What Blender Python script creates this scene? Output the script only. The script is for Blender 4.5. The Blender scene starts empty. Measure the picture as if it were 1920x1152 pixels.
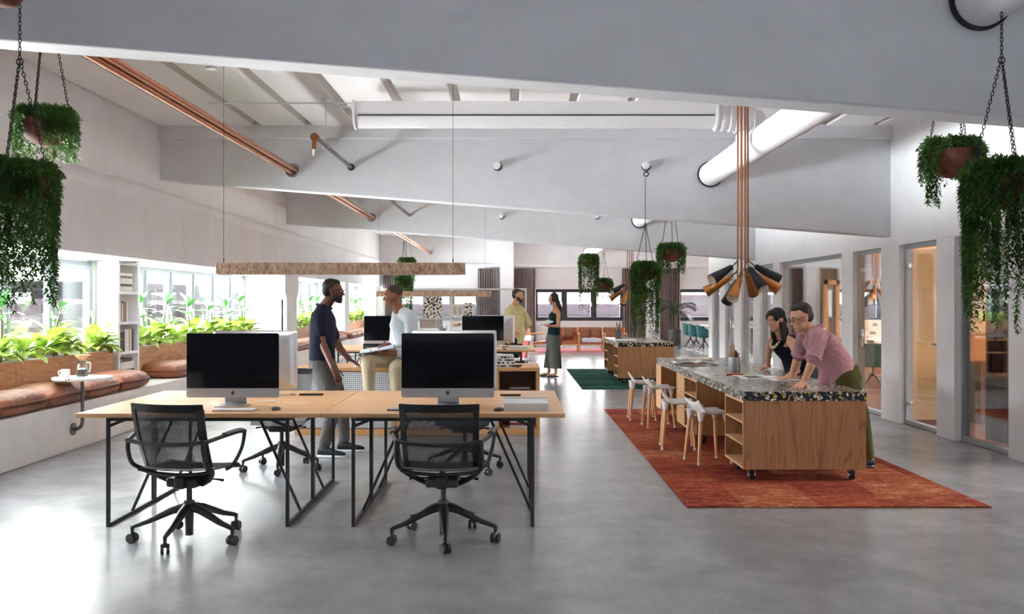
import bpy, bmesh, math, random
from mathutils import Vector, Matrix, Euler
R = random.Random(7)
PI = math.pi
V = Vector
SC = bpy.context.scene
COL = SC.collection
CAMZ, F, CX, CY = 1.47, 1770.0, 962.0, 566.0


def W(px, py, Y):
    """a point of the place at distance Y that the photograph shows at px, py"""
    return V(((px - CX) / F * Y, Y, CAMZ - (py - CY) / F * Y))


def lin(*c):
    if len(c) == 1:
        c = c[0]
    return tuple((x / 255 / 12.92) if x / 255 <= .04045 else ((x / 255 + .055) / 1.055) ** 2.4 for x in c)


def frame(d, up=V((0, 0, 1))):
    d = V(d).normalized()
    up = V(up)
    if abs(d.dot(up.normalized())) > .99:
        up = V((0, 1, 0)) if abs(d.y) < .9 else V((1, 0, 0))
    s = d.cross(up).normalized()
    u = s.cross(d).normalized()
    return s, u, d


class MB:
    def __init__(self):
        self.v, self.f, self.m = [], [], []

    def add(self, vs, fs, mi=0, mat=None):
        n = len(self.v)
        if mat is not None:
            vs = [mat @ V(p) for p in vs]
        self.v += [tuple(p) for p in vs]
        self.f += [tuple(i + n for i in f) for f in fs]
        self.m += [mi] * len(fs)
        return self

    def box(self, x0, x1, y0, y1, z0, z1, mi=0, mat=None):
        vs = [(x, y, z) for z in (z0, z1) for y in (y0, y1) for x in (x0, x1)]
        return self.add(vs, [(0, 2, 3, 1), (4, 5, 7, 6), (0, 1, 5, 4), (2, 6, 7, 3), (0, 4, 6, 2), (1, 3, 7, 5)], mi, mat)

    def cbox(self, c, s, mi=0, rot=None):
        m = Matrix.Translation(V(c))
        if rot is not None:
            m = m @ (rot if isinstance(rot, Matrix) else Euler(rot).to_matrix().to_4x4())
        a, b, d = s[0] / 2, s[1] / 2, s[2] / 2
        return self.box(-a, a, -b, b, -d, d, mi, m)

    def bar(self, p0, p1, w, h, up=(0, 0, 1), mi=0):
        p0, p1 = V(p0), V(p1)
        s, u, d = frame(p1 - p0, up)
        vs = []
        for p in (p0, p1):
            vs += [p - s * w / 2 - u * h / 2, p + s * w / 2 - u * h / 2, p + s * w / 2 + u * h / 2, p - s * w / 2 + u * h / 2]
        return self.add(vs, [(0, 1, 2, 3), (7, 6, 5, 4), (0, 4, 5, 1), (1, 5, 6, 2), (2, 6, 7, 3), (3, 7, 4, 0)], mi)

    def loft(self, rings, caps=True, mi=0, close=False):
        n = len(rings[0])
        vs = [p for r in rings for p in r]
        fs = []
        k = len(rings)
        for i in range(k if close else k - 1):
            a, b = i * n, ((i + 1) % k) * n
            for j in range(n):
                j2 = (j + 1) % n
                fs.append((a + j, a + j2, b + j2, b + j))
        if caps and not close:
            fs.append(tuple(range(n - 1, -1, -1)))
            fs.append(tuple((k - 1) * n + j for j in range(n)))
        return self.add(vs, fs, mi)

    def tube(self, pts, r, n=8, caps=True, flat=1.0, up=(0, 0, 1), mi=0, close=False):
        pts = [V(p) for p in pts]
        rs = list(r) if isinstance(r, (list, tuple)) else [r] * len(pts)
        rings = []
        s0 = None
        for i, p in enumerate(pts):
            if close:
                d = pts[(i + 1) % len(pts)] - pts[i - 1]
            else:
                a = pts[max(i - 1, 0)]
                b = pts[min(i + 1, len(pts) - 1)]
                d = b - a
            d = d.normalized() if d.length > 1e-9 else V((0, 0, 1))
            if s0 is None:
                s, u, _ = frame(d, up)
            else:
                s = (s0 - d * s0.dot(d))
                if s.length < 1e-6:
                    s, u, _ = frame(d, up)
                s.normalize()
                u = s.cross(d).normalized()
            s0 = s
            rings.append([p + s * (rs[i] * math.cos(t)) + u * (rs[i] * flat * math.sin(t)) for t in [2 * PI * k / n for k in range(n)]])
        return self.loft(rings, caps, mi, close)

    def cyl(self, p0, p1, r0, r1=None, n=16, mi=0):
        r1 = r0 if r1 is None else r1
        return self.tube([p0, p1], [r0, r1], n, True, mi=mi)

    def lathe(self, prof, n=24, c=(0, 0, 0), mat=None, mi=0, caps=True):
        rings = [[(r * math.cos(2 * PI * k / n) + c[0], r * math.sin(2 * PI * k / n) + c[1], z + c[2]) for k in range(n)] for r, z in prof]
        if mat is not None:
            rings = [[mat @ V(p) for p in q] for q in rings]
        return self.loft(rings, caps, mi)

    def ell(self, c, r, n=16, m=10, mat=None, mi=0):
        c = V(c)
        if not hasattr(r, '__len__'):
            r = (r, r, r)
        vs, fs = [], []
        for i in range(1, m):
            t = PI * i / m
            for k in range(n):
                a = 2 * PI * k / n
                vs.append(V((r[0] * math.sin(t) * math.cos(a), r[1] * math.sin(t) * math.sin(a), r[2] * math.cos(t))))
        vs += [V((0, 0, r[2])), V((0, 0, -r[2]))]
        for i in range(m - 2):
            for k in range(n):
                fs.append((i * n + k, i * n + n + k, i * n + n + (k + 1) % n, i * n + (k + 1) % n))
        T, B = (m - 1) * n, (m - 1) * n + 1
        for k in range(n):
            fs.append((T, k, (k + 1) % n))
            fs.append((B, (m - 2) * n + (k + 1) % n, (m - 2) * n + k))
        mm = mat or Matrix()
        return self.add([c + (mm @ p) for p in vs], fs, mi)

    def prism(self, poly, axis, a, b, mi=0):
        """2-D outline swept from a to b along an axis; poly is given in the other two axes in x,y,z order"""
        def put(p, t):
            q = list(p)
            q.insert('xyz'.index(axis), t)
            return tuple(q)
        n = len(poly)
        vs = [put(p, a) for p in poly] + [put(p, b) for p in poly]
        fs = [tuple(range(n - 1, -1, -1)), tuple(range(n, 2 * n))]
        for i in range(n):
            j = (i + 1) % n
            fs.append((i, j, n + j, n + i))
        return self.add(vs, fs, mi)

    def grid(self, fn, nu, nv, mi=0):
        vs = [fn(i / nu, j / nv) for j in range(nv + 1) for i in range(nu + 1)]
        fs = [(j * (nu + 1) + i, j * (nu + 1) + i + 1, (j + 1) * (nu + 1) + i + 1, (j + 1) * (nu + 1) + i) for j in range(nv) for i in range(nu)]
        return self.add(vs, fs, mi)

    def slab(self, fn, nu, nv, t, mi=0):
        """a grid surface with real thickness t below it (in -normal of the whole, given by fn(u,v)->(p, n))"""
        top, bot = [], []
        for j in range(nv + 1):
            for i in range(nu + 1):
                p, nn = fn(i / nu, j / nv)
                p, nn = V(p), V(nn)
                top.append(p)
                bot.append(p - nn * t)
        N = len(top)
        w = nu + 1
        fs = []
        for j in range(nv):
            for i in range(nu):
                a, b, c, d = j * w + i, j * w + i + 1, (j + 1) * w + i + 1, (j + 1) * w + i
                fs.append((a, b, c, d))
                fs.append((N + d, N + c, N + b, N + a))
        edge = [i for i in range(w)] + [j * w + nu for j in range(1, nv + 1)] + [nv * w + i for i in range(nu - 1, -1, -1)] + [j * w for j in range(nv - 1, 0, -1)]
        for k in range(len(edge)):
            a, b = edge[k], edge[(k + 1) % len(edge)]
            fs.append((b, a, N + a, N + b))
        return self.add(top + bot, fs, mi)

    def build(self, name, mats, parent=None, smooth=35, bevel=0, seg=2, subd=0, fix=True):
        me = bpy.data.meshes.new(name)
        me.from_pydata(self.v, [], self.f)
        if not isinstance(mats, (list, tuple)):
            mats = [mats]
        for m in mats:
            me.materials.append(m)
        if len(mats) > 1:
            me.polygons.foreach_set('material_index', self.m)
        me.update()
        if fix:
            bm = bmesh.new()
            bm.from_mesh(me)
            bmesh.ops.recalc_face_normals(bm, faces=bm.faces)
            bm.to_mesh(me)
            bm.free()
        if smooth:
            me.polygons.foreach_set('use_smooth', [True] * len(me.polygons))
            me.set_sharp_from_angle(angle=math.radians(smooth))
        o = bpy.data.objects.new(name, me)
        COL.objects.link(o)
        if parent is not None:
            o.parent = parent
        if bevel:
            b = o.modifiers.new('b', 'BEVEL')
            b.width = bevel
            b.segments = seg
            b.limit_method = 'ANGLE'
            b.angle_limit = math.radians(40)
            b.harden_normals = False
        if subd:
            s = o.modifiers.new('s', 'SUBSURF')
            s.levels = s.render_levels = subd
        return o


def tag(o, label=None, cat=None, group=None, kind=None):
    if label:
        o['label'] = label
    if cat:
        o['category'] = cat
    if group:
        o['group'] = group
    if kind:
        o['kind'] = kind
    return o


def thing(name, label, cat, loc=(0, 0, 0), rz=0, group=None, s=1):
    o = bpy.data.objects.new(name, None)
    o.empty_display_size = .1
    COL.objects.link(o)
    o.location = loc
    o.rotation_euler = (0, 0, rz)
    o.scale = (s, s, s)
    return tag(o, label, cat, group)


def struct(o, label=None):
    o['kind'] = 'structure'
    if label:
        o['label'] = label
        o['category'] = 'building part'
    return o


KIDS = {}


def dup(o, loc=None, rz=None, label=None, group=None, s=None, parent=None):
    kids = [c for c in COL.objects if c.parent == o]
    c = o.copy()
    COL.objects.link(c)
    if parent is not None:
        c.parent = parent
    if loc is not None:
        c.location = loc
    if rz is not None:
        c.rotation_euler = (0, 0, rz)
    if s is not None:
        c.scale = (s, s, s) if not hasattr(s, '__len__') else s
    if label:
        c['label'] = label
    if group:
        c['group'] = group
    for k in kids:
        dup(k, parent=c)
    return c


ORD = ['first', 'second', 'third', 'fourth', 'fifth', 'sixth', 'seventh', 'eighth', 'ninth', 'tenth', 'eleventh', 'twelfth', 'thirteenth', 'fourteenth', 'fifteenth', 'sixteenth', 'seventeenth', 'eighteenth', 'nineteenth', 'twentieth']


def remesh(mb, name, mats, parent, voxel=.007, smooth=6, fac=.5, paint=None):
    """melt overlapping closed shapes into one continuous surface"""
    o = mb.build('tmp_' + name, mats[0] if isinstance(mats, (list, tuple)) else mats, None, smooth=0)
    r = o.modifiers.new('r', 'REMESH')
    r.mode = 'VOXEL'
    r.voxel_size = voxel
    r.use_smooth_shade = True
    sm = o.modifiers.new('s', 'SMOOTH')
    sm.factor = fac
    sm.iterations = smooth
    bpy.context.view_layer.update()
    dg = bpy.context.evaluated_depsgraph_get()
    me = bpy.data.meshes.new_from_object(o.evaluated_get(dg))
    old = o.data
    bpy.data.objects.remove(o)
    bpy.data.meshes.remove(old)
    me.name = name
    me.materials.clear()
    for m in (mats if isinstance(mats, (list, tuple)) else [mats]):
        me.materials.append(m)
    me.polygons.foreach_set('use_smooth', [True] * len(me.polygons))
    if paint:
        me.polygons.foreach_set('material_index', [paint(p.center) for p in me.polygons])
    o = bpy.data.objects.new(name, me)
    COL.objects.link(o)
    o.parent = parent
    return o
EXPO = 0.76
SKY = dict(base=6.5, up_l=38, dn_l=70, up_r=62, dn_r=74, up_m=2.5, dn_m=4, front=.03)
class NT:
    """small node-tree writer"""
    def __init__(self, name):
        self.mat = bpy.data.materials.new(name)
        self.mat.use_nodes = True
        self.t = self.mat.node_tree
        self.b = self.t.nodes['Principled BSDF']
        self.out = self.t.nodes['Material Output']

    def n(self, typ, **kw):
        nd = self.t.nodes.new(typ)
        for k, v in kw.items():
            if k.startswith('i_'):
                nd.inputs[k[2:].replace('_', ' ')].default_value = v
            else:
                setattr(nd, k, v)
        return nd

    def l(self, a, b):
        self.t.links.new(a, b)

    def coord(self, scale=(1, 1, 1), rot=(0, 0, 0), out='Object'):
        tc = self.n('ShaderNodeTexCoord')
        mp = self.n('ShaderNodeMapping')
        mp.inputs['Scale'].default_value = scale if hasattr(scale, '__len__') else (scale,) * 3
        mp.inputs['Rotation'].default_value = rot
        self.l(tc.outputs[out], mp.inputs['Vector'])
        return mp.outputs[0]

    def noise(self, vec, scale, detail=4, rough=.55, dist=0):
        nd = self.n('ShaderNodeTexNoise')
        nd.inputs['Scale'].default_value = scale
        nd.inputs['Detail'].default_value = detail
        nd.inputs['Roughness'].default_value = rough
        nd.inputs['Distortion'].default_value = dist
        self.l(vec, nd.inputs['Vector'])
        return nd.outputs['Fac']

    def ramp(self, fac, stops, interp='LINEAR'):
        nd = self.n('ShaderNodeValToRGB')
        cr = nd.color_ramp
        cr.interpolation = interp
        while len(cr.elements) < len(stops):
            cr.elements.new(.5)
        for e, (p, c) in zip(cr.elements, stops):
            e.position = p
            e.color = (c[0], c[1], c[2], 1) if hasattr(c, '__len__') else (c, c, c, 1)
        self.l(fac, nd.inputs[0])
        return nd.outputs[0]

    def mix(self, fac, a, b, typ='MIX'):
        nd = self.n('ShaderNodeMix', data_type='RGBA', blend_type=typ)
        for s, v in ((nd.inputs[0], fac), (nd.inputs[6], a), (nd.inputs[7], b)):
            if hasattr(v, 'is_linked'):
                self.l(v, s)
            elif hasattr(v, '__len__'):
                s.default_value = (v[0], v[1], v[2], 1)
            else:
                s.default_value = v
        return nd.outputs[2]

    def math(self, op, a, b=0):
        nd = self.n('ShaderNodeMath', operation=op)
        for s, v in ((nd.inputs[0], a), (nd.inputs[1], b)):
            if hasattr(v, 'is_linked'):
                self.l(v, s)
            else:
                s.default_value = v
        return nd.outputs[0]

    def bump(self, h, strength=.2, dist=.01):
        nd = self.n('ShaderNodeBump')
        nd.inputs['Strength'].default_value = strength
        nd.inputs['Distance'].default_value = dist
        self.l(h, nd.inputs['Height'])
        self.l(nd.outputs[0], self.b.inputs['Normal'])

    def set(self, color=None, rough=None, metal=None, spec=None, **kw):
        for k, v in (('Base Color', color), ('Roughness', rough), ('Metallic', metal), ('Specular IOR Level', spec)):
            if v is None:
                continue
            s = self.b.inputs[k]
            if hasattr(v, 'is_linked'):
                self.l(v, s)
            elif hasattr(v, '__len__'):
                s.default_value = (v[0], v[1], v[2], 1)
            else:
                s.default_value = v
        for k, v in kw.items():
            self.b.inputs[k].default_value = v
        return self.mat


def flat(name, col, rough=.5, metal=0, spec=.5, var=.06, scale=18, bump=0, **kw):
    t = NT(name)
    c = lin(*col)
    f = t.noise(t.coord(), scale, 4)
    lo = tuple(x * (1 - var * 2) for x in c)
    hi = tuple(min(1, x * (1 + var * 2)) for x in c)
    t.set(t.ramp(f, [(.3, lo), (.7, hi)]), rough, metal, spec, **kw)
    if bump:
        t.bump(t.noise(t.coord(), scale * 6, 3), bump, .005)
    return t.mat


def concrete(name, col, var=.1, rough=.75, streak=(1, 1, 1), bump=.08):
    t = NT(name)
    c = V(lin(*col))
    a = t.noise(t.coord(streak), .9, 8, .6)
    b = t.noise(t.coord(), 5, 6, .6)
    base = t.ramp(a, [(.3, c * (1 - var)), (.7, c * (1 + var))])
    sp = t.ramp(b, [(.35, (1 - var * .6,) * 3), (.65, (1 + var * .3,) * 3)])
    t.set(t.mix(1, base, sp, 'MULTIPLY'), rough, spec=.3)
    t.bump(t.noise(t.coord(), 30, 5), bump, .01)
    return t.mat


def wood(name, c1, c2, axis='x', scale=1.0, rough=.45, wave=False, spec=.4):
    t = NT(name)
    k = {'x': (.35, 3.2, 3.2), 'y': (3.2, .35, 3.2), 'z': (3.2, 3.2, .35)}[axis]
    k = tuple(q * scale for q in k)
    vec = t.coord(k)
    fine = t.noise(vec, 9, 6, .65, .4)
    c1, c2 = V(lin(*c1)), V(lin(*c2))
    if wave:
        big = t.noise(vec, .8, 2, .5, .8)
        w = t.math('FRACT', t.math('MULTIPLY', big, 13))
        w = t.ramp(w, [(0, .0), (.12, .75), (.55, 1), (.92, .8), (1, 0)])
        f = t.mix(.45, w, t.ramp(fine, [(.3, 0), (.7, 1)]))
        col = t.ramp(f, [(.1, c1), (.8, c2)])
    else:
        col = t.ramp(fine, [(.25, c1), (.75, c2)])
    t.set(col, rough, spec=spec)
    return t.mat


def see(name, tint=(1, 1, 1), gloss=.08, rough=.02):
    """clear pane: thin sheet that lets light through and mirrors at grazing angles"""
    t = NT(name)
    tr = t.n('ShaderNodeBsdfTransparent')
    tr.inputs[0].default_value = (*tint, 1)
    gl = t.n('ShaderNodeBsdfGlossy')
    gl.inputs['Roughness'].default_value = rough
    fr = t.n('ShaderNodeLayerWeight')
    fr.inputs[0].default_value = .35
    mx = t.n('ShaderNodeMixShader')
    fac = t.math('ADD', t.math('MULTIPLY', fr.outputs['Fresnel'], .5), gloss * .3)
    t.l(fac, mx.inputs[0])
    t.l(tr.outputs[0], mx.inputs[1])
    t.l(gl.outputs[0], mx.inputs[2])
    t.l(mx.outputs[0], t.out.inputs[0])
    return t.mat


def leafmat(name, c1, c2, tr=.45, rough=.45):
    t = NT(name)
    f = t.noise(t.coord(), 9, 3)
    col = t.ramp(f, [(.3, lin(*c1)), (.7, lin(*c2))])
    t.set(col, rough, spec=.4)
    tl = t.n('ShaderNodeBsdfTranslucent')
    t.l(col, tl.inputs[0])
    mx = t.n('ShaderNodeMixShader')
    mx.inputs[0].default_value = tr
    t.l(t.b.outputs[0], mx.inputs[1])
    t.l(tl.outputs[0], mx.inputs[2])
    t.l(mx.outputs[0], t.out.inputs[0])
    return t.mat


def holes(name, col, scale, hole, rough=.5, clear=True, back=(0, 0, 0), metal=0, sq=(1, 0, 1)):
    """net cloth or punched sheet: a regular grid of round holes"""
    t = NT(name)
    vo = t.n('ShaderNodeTexVoronoi')
    vo.inputs['Scale'].default_value = scale
    vo.inputs['Randomness'].default_value = 0
    t.l(t.coord(sq, (0, .6, 0) if sq[2] and clear else (0, 0, 0)), vo.inputs['Vector'])
    m = t.math('LESS_THAN', vo.outputs['Distance'], hole)
    if clear:
        t.set(lin(*col), rough, metal)
        tr = t.n('ShaderNodeBsdfTransparent')
        mx = t.n('ShaderNodeMixShader')
        t.l(m, mx.inputs[0])
        t.l(t.b.outputs[0], mx.inputs[1])
        t.l(tr.outputs[0], mx.inputs[2])
        t.l(mx.outputs[0], t.out.inputs[0])
    else:
        t.set(t.mix(m, lin(*col), lin(*back)), rough, metal)
    return t.mat


def terrazzo(name, base, chips, scale=34, rough=.25, keep=.62):
    t = NT(name)
    vec = t.coord()
    vo = t.n('ShaderNodeTexVoronoi')
    vo.inputs['Scale'].default_value = scale
    t.l(vec, vo.inputs['Vector'])
    ve = t.n('ShaderNodeTexVoronoi', feature='DISTANCE_TO_EDGE')
    ve.inputs['Scale'].default_value = scale
    t.l(vec, ve.inputs['Vector'])
    sp = t.n('ShaderNodeSeparateColor')
    t.l(vo.outputs['Color'], sp.inputs[0])
    col = t.ramp(sp.outputs[0], [(i / len(chips), lin(*c)) for i, c in enumerate(chips)], 'CONSTANT')
    m1 = t.math('GREATER_THAN', ve.outputs['Distance'], .07)
    m2 = t.math('LESS_THAN', sp.outputs[1], keep)
    m = t.math('MULTIPLY', m1, m2)
    t.set(t.mix(m, lin(*base), col), rough)
    return t.mat


def rugmat(name, stops, block=(.55, .42), axis_streak=(2.6, 13, 1)):
    t = NT(name)
    vec = t.coord()
    sn = t.n('ShaderNodeVectorMath', operation='SNAP')
    sn.inputs[1].default_value = (block[0], block[1], 10)
    t.l(vec, sn.inputs[0])
    wn = t.n('ShaderNodeTexWhiteNoise')
    t.l(sn.outputs[0], wn.inputs['Vector'])
    st = t.noise(t.coord(axis_streak), 1.6, 6, .65, .3)
    fi = t.noise(vec, 90, 3, .7)
    st = t.math('ADD', t.math('MULTIPLY', t.math('SUBTRACT', st, .5), 2.2), .5)
    a = t.math('ADD', t.math('MULTIPLY', wn.outputs['Value'], .34), t.math('MULTIPLY', st, .56))
    md = t.noise(vec, 26, 4, .7)
    a = t.math('ADD', a, t.math('MULTIPLY', t.math('SUBTRACT', md, .5), .8))
    a = t.math('ADD', a, t.math('MULTIPLY', t.math('SUBTRACT', fi, .5), .9))
    t.set(t.ramp(t.math('ADD', a, .0), stops), .95, spec=.1)
    t.bump(fi, .6, .01)
    return t.mat


def emit(name, col, s):
    t = NT(name)
    t.set((0, 0, 0), .5)
    t.b.inputs['Emission Color'].default_value = (*col, 1)
    t.b.inputs['Emission Strength'].default_value = s
    return t.mat


m = {}
m['wall'] = concrete('wall plaster concrete', (233, 231, 231), .05, streak=(1, 1, .6))
m['wallw'] = concrete('white concrete', (238, 237, 238), .035)
m['reveal'] = concrete('grey reveal', (196, 202, 208), .03)
m['beam'] = concrete('beam concrete', (212, 211, 213), .07, streak=(.5, 1, 2))
m['deck'] = concrete('roof deck', (232, 228, 226), .035, streak=(6, .2, 1))
m['white'] = flat('white paint', (236, 235, 235), .5, var=.01)
m['slate'] = flat('dark unseen wall', (84, 92, 106), .8, var=.03)  # dark tone chosen to cut light bounced from behind the viewer
m['bench'] = concrete('bench concrete', (233, 228, 225), .06)


def floor_mat():
    t = NT('polished concrete')
    vec = t.coord()
    a = t.noise(vec, .5, 6, .55)
    b = t.noise(vec, 2.6, 6, .62, .3)
    c = t.noise(t.coord((1, .45, 1)), 11, 5, .7)
    g = t.noise(vec, 130, 3, .7)
    base = t.ramp(a, [(.2, lin(128, 129, 132)), (.8, lin(168, 168, 170))])
    m1 = t.ramp(b, [(.3, (.80, .805, .815)), (.7, (1.10, 1.095, 1.09))])
    sp = t.ramp(c, [(.0, (.80, .80, .81)), (1, (1.12, 1.12, 1.12))])
    gr = t.ramp(g, [(.28, (.78, .78, .79)), (.5, (1, 1, 1))])
    col = t.mix(1, t.mix(1, base, m1, 'MULTIPLY'), t.mix(1, sp, gr, 'MULTIPLY'), 'MULTIPLY')
    # saw-cut joints across the slab
    tc = t.n('ShaderNodeTexCoord')
    sx = t.n('ShaderNodeSeparateXYZ')
    t.l(tc.outputs['Object'], sx.inputs[0])
    fr = t.math('FRACT', t.math('DIVIDE', t.math('SUBTRACT', sx.outputs['Y'], 6.15 - 4.32 * 4), 4.32))
    ln = t.math('LESS_THAN', fr, .0012)
    col = t.mix(t.math('MULTIPLY', ln, .45), col, (.05, .05, .05))
    ro = t.ramp(b, [(.2, .19), (.8, .262)])
    t.set(col, ro, spec=.32)
    t.bump(b, .05, .006)
    return t.mat


m['floor'] = floor_mat()
m['carpet'] = flat('russet carpet', (120, 78, 54), .95, spec=.1, var=.12, scale=40, bump=.5)
m['oak'] = wood('oak desk top', (186, 138, 92), (226, 182, 134), 'x', 1, .38)
m['oaky'] = wood('oak veneer', (192, 140, 88), (222, 172, 116), 'x', 1.2, .45)
m['ply'] = wood('cherry plywood', (132, 92, 60), (174, 126, 86), 'z', 1.1, .42, wave=True)
m['plyx'] = wood('planter plywood', (160, 106, 66), (204, 150, 106), 'y', 1.1, .45, wave=True)
m['edge'] = wood('plywood edge', (196, 150, 104), (222, 180, 134), 'y', 2, .5)
m['walnut'] = wood('dark shelf inside', (88, 56, 36), (112, 72, 46), 'x', 1, .5)
m['beech'] = wood('beech leg', (204, 150, 100), (228, 178, 128), 'z', 2, .4)
m['plywall'] = wood('birch wall panel', (212, 176, 122), (228, 194, 144), 'x', .8, .5)
m['osb'] = flat('cork board', (214, 140, 66), .8, var=.12, scale=60)
m['black'] = flat('black steel', (30, 30, 31), .4, .0, .5, var=.03)
m['blackp'] = flat('black plastic', (34, 35, 37), .32, 0, .5, var=.03)
m['blackfab'] = flat('black cloth', (32, 33, 35), .9, var=.08, scale=80)
m['mesh'] = holes('black net cloth', (38, 40, 44), 120, .31, .6)
m['meshs'] = holes('black seat net', (38, 40, 44), 120, .28, .6, sq=(1, 1, 0))
m['meshg'] = holes('grey net cloth', (120, 118, 116), 130, .30, .8)
m['perf'] = holes('punched white steel', (226, 226, 228), 46, .33, .45, clear=False, back=(120, 122, 126))
m['alu'] = flat('brushed aluminium', (196, 198, 202), .34, .85, var=.02)
m['chrome'] = flat('chrome', (220, 220, 222), .12, 1, var=.01)
m['steel'] = flat('grey steel', (120, 116, 116), .35, .8, var=.03)
m['screen'] = flat('screen glass', (17, 18, 22), .06, 0, .6, var=.02)
m['copper'] = flat('copper', (200, 128, 88), .28, 1, var=.05)
m['rod'] = flat('bronze rod', (150, 98, 66), .35, .9, var=.04)


def hammered():
    t = NT('hammered copper')
    vo = t.n('ShaderNodeTexVoronoi')
    vo.inputs['Scale'].default_value = 60
    t.l(t.coord(), vo.inputs['Vector'])
    f = t.noise(t.coord((1, 1, .5)), 45, 3)
    t.set(t.ramp(f, [(.3, lin(164, 126, 98)), (.7, lin(226, 196, 170))]), .42, .75)
    t.bump(vo.outputs['Distance'], .5, .01)
    return t.mat


m['hammer'] = hammered()
m['leather'] = None


def leather(name, c1, c2):
    t = NT(name)
    vec = t.coord()
    a = t.noise(vec, 3.5, 6, .6, .6)
    w = t.noise(t.coord((9, 3, 3)), 2.2, 5, .6, 1.2)
    t.set(t.ramp(a, [(.3, lin(*c1)), (.7, lin(*c2))]), .42, spec=.45)
    t.bump(w, .55, .03)
    return t.mat


m['leather'] = leather('brown leather', (112, 62, 38), (160, 98, 66))
m['tan'] = leather('tan leather', (160, 82, 42), (188, 104, 58))
m['duct'] = flat('white duct cloth', (226, 222, 222), .6, var=.03, scale=60, bump=.3)
m['rubber'] = flat('black gasket', (22, 22, 23), .7, var=.02)
m['chain'] = flat('dark chain', (40, 38, 36), .5, .7, var=.03)
m['terra'] = flat('terracotta', (110, 60, 40), .75, var=.18, scale=14, bump=.3)
m['soil'] = flat('soil', (44, 34, 28), .95, var=.2, scale=40)
m['vine'] = leafmat('trailing leaf', (50, 84, 36), (94, 134, 58), .38)
m['lime'] = leafmat('lime leaf', (96, 132, 40), (160, 180, 78), .32, .4)
m['ficus'] = leafmat('rubber plant leaf', (34, 78, 36), (72, 122, 60), .25, .35)
m['palm'] = leafmat('palm leaf', (18, 44, 32), (40, 76, 50), .2)
m['stem'] = flat('plant stem', (120, 106, 76), .7, var=.1)
m['terr'] = terrazzo('dark terrazzo', (34, 35, 34), [(214, 210, 198), (150, 150, 142), (206, 176, 96), (226, 224, 214), (98, 104, 104), (188, 140, 70), (168, 168, 158), (232, 230, 224)], 40, .22, .66)
m['terrw'] = terrazzo('white terrazzo', (238, 236, 233), [(90, 70, 60), (150, 130, 118), (200, 190, 184), (60, 56, 54)], 60, .25, .2)
m['rugo'] = rugmat('orange rug', [(.05, lin(70, 32, 26)), (.25, lin(116, 46, 36)), (.45, lin(146, 62, 44)), (.63, lin(168, 96, 62)), (.85, lin(188, 150, 114))])
m['rugg'] = rugmat('green rug', [(.1, lin(8, 34, 30)), (.4, lin(12, 60, 50)), (.65, lin(22, 88, 72)), (.95, lin(60, 116, 96))], (2.0, .3))
m['rugp'] = rugmat('pink rug', [(.1, lin(150, 70, 84)), (.5, lin(204, 132, 138)), (.9, lin(226, 186, 182))], (.7, .4))
m['stool'] = flat('white moulded seat', (226, 220, 218), .45, var=.015)
m['teal'] = flat('teal shell', (28, 108, 110), .5, var=.04)
m['cream'] = flat('cream lining', (240, 226, 206), .5, var=.03)
m['shadeb'] = flat('black lamp shade', (34, 33, 34), .5, .1, var=.03)
m['shadec'] = flat('copper lamp shade', (190, 122, 66), .35, .7, var=.06)
m['glass'] = see('window pane', (.96, .98, .98))
m['glassd'] = see('partition pane', (.95, .96, .96), .14)
m['glassw'] = see('screen pane', (.93, .95, .95), .1)
m['greyfr'] = flat('grey window frame', (160, 166, 172), .45, .2, var=.02)
m['darkfr'] = flat('dark window frame', (58, 62, 68), .45, .2, var=.02)
m['curt'] = flat('taupe curtain', (136, 122, 118), .9, var=.08, spec=.1)
m['curtp'] = flat('plum curtain', (104, 78, 76), .9, var=.08, spec=.1)
m['curtg'] = flat('gold curtain', (190, 158, 116), .9, var=.06, spec=.1)
m['paper'] = flat('white paper', (236, 236, 234), .7, var=.015)
m['cup'] = flat('white china', (240, 240, 240), .25, var=.01)
m['coffee'] = flat('coffee', (50, 24, 14), .2, var=.05)
m['potgrey'] = flat('grey metal pot', (98, 94, 94), .5, .2, var=.06)
m['facade'] = flat('far facade', (36, 32, 33), .9, spec=0, var=.05, scale=2)
m['facadew'] = flat('pale far facade', (46, 44, 44), .9, spec=0, var=.04, scale=2)
m['facadeg'] = flat('grey far roof', (34, 33, 34), .9, spec=0, var=.06, scale=2)
m['farglass'] = flat('far windows', (40, 42, 44), .3, spec=0, var=.05)
m['endmauve'] = flat('mauve end facade', (55, 47, 49), .9, spec=0, var=.05, scale=2)
m['endpale'] = flat('pale end facade', (74, 72, 71), .9, spec=0, var=.04, scale=2)
m['ground'] = flat('street ground', (150, 146, 142), .95, var=.06, scale=1)
m['toothy'] = flat('bone bead', (232, 214, 176), .4, var=.04)
XL, XR, XW, YB = -4.36, 4.66, -5.18, 31.1
XFAR = 13.0
PIERS = [(-5.2, 5.6), (11.53, 12.18), (18.1, 18.95), (24.75, 25.4)]  # first span is unseen, closed solid to keep light off the near beam
BAYS = [(5.6, 11.53), (12.18, 18.1), (18.95, 24.75), (25.4, 31.0)]
OPEN = [(5.4, 6.5, 'w'), (6.95, 8.4, 'w'), (8.88, 9.97, 'w'), (10.39, 11.40, 'd'), (11.95, 12.95, 'd'), (13.39, 16.5, 'w'), (16.92, 17.85, 'w'), (18.33, 19.3, 'w'), (19.92, 20.75, 'd'), (21.3, 22.1, 'w')]


def S(mb, name, mat, parent=None, **kw):
    o = mb.build(name, mat, parent, **kw)
    if parent is None:
        o['kind'] = 'structure'
    return o


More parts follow.
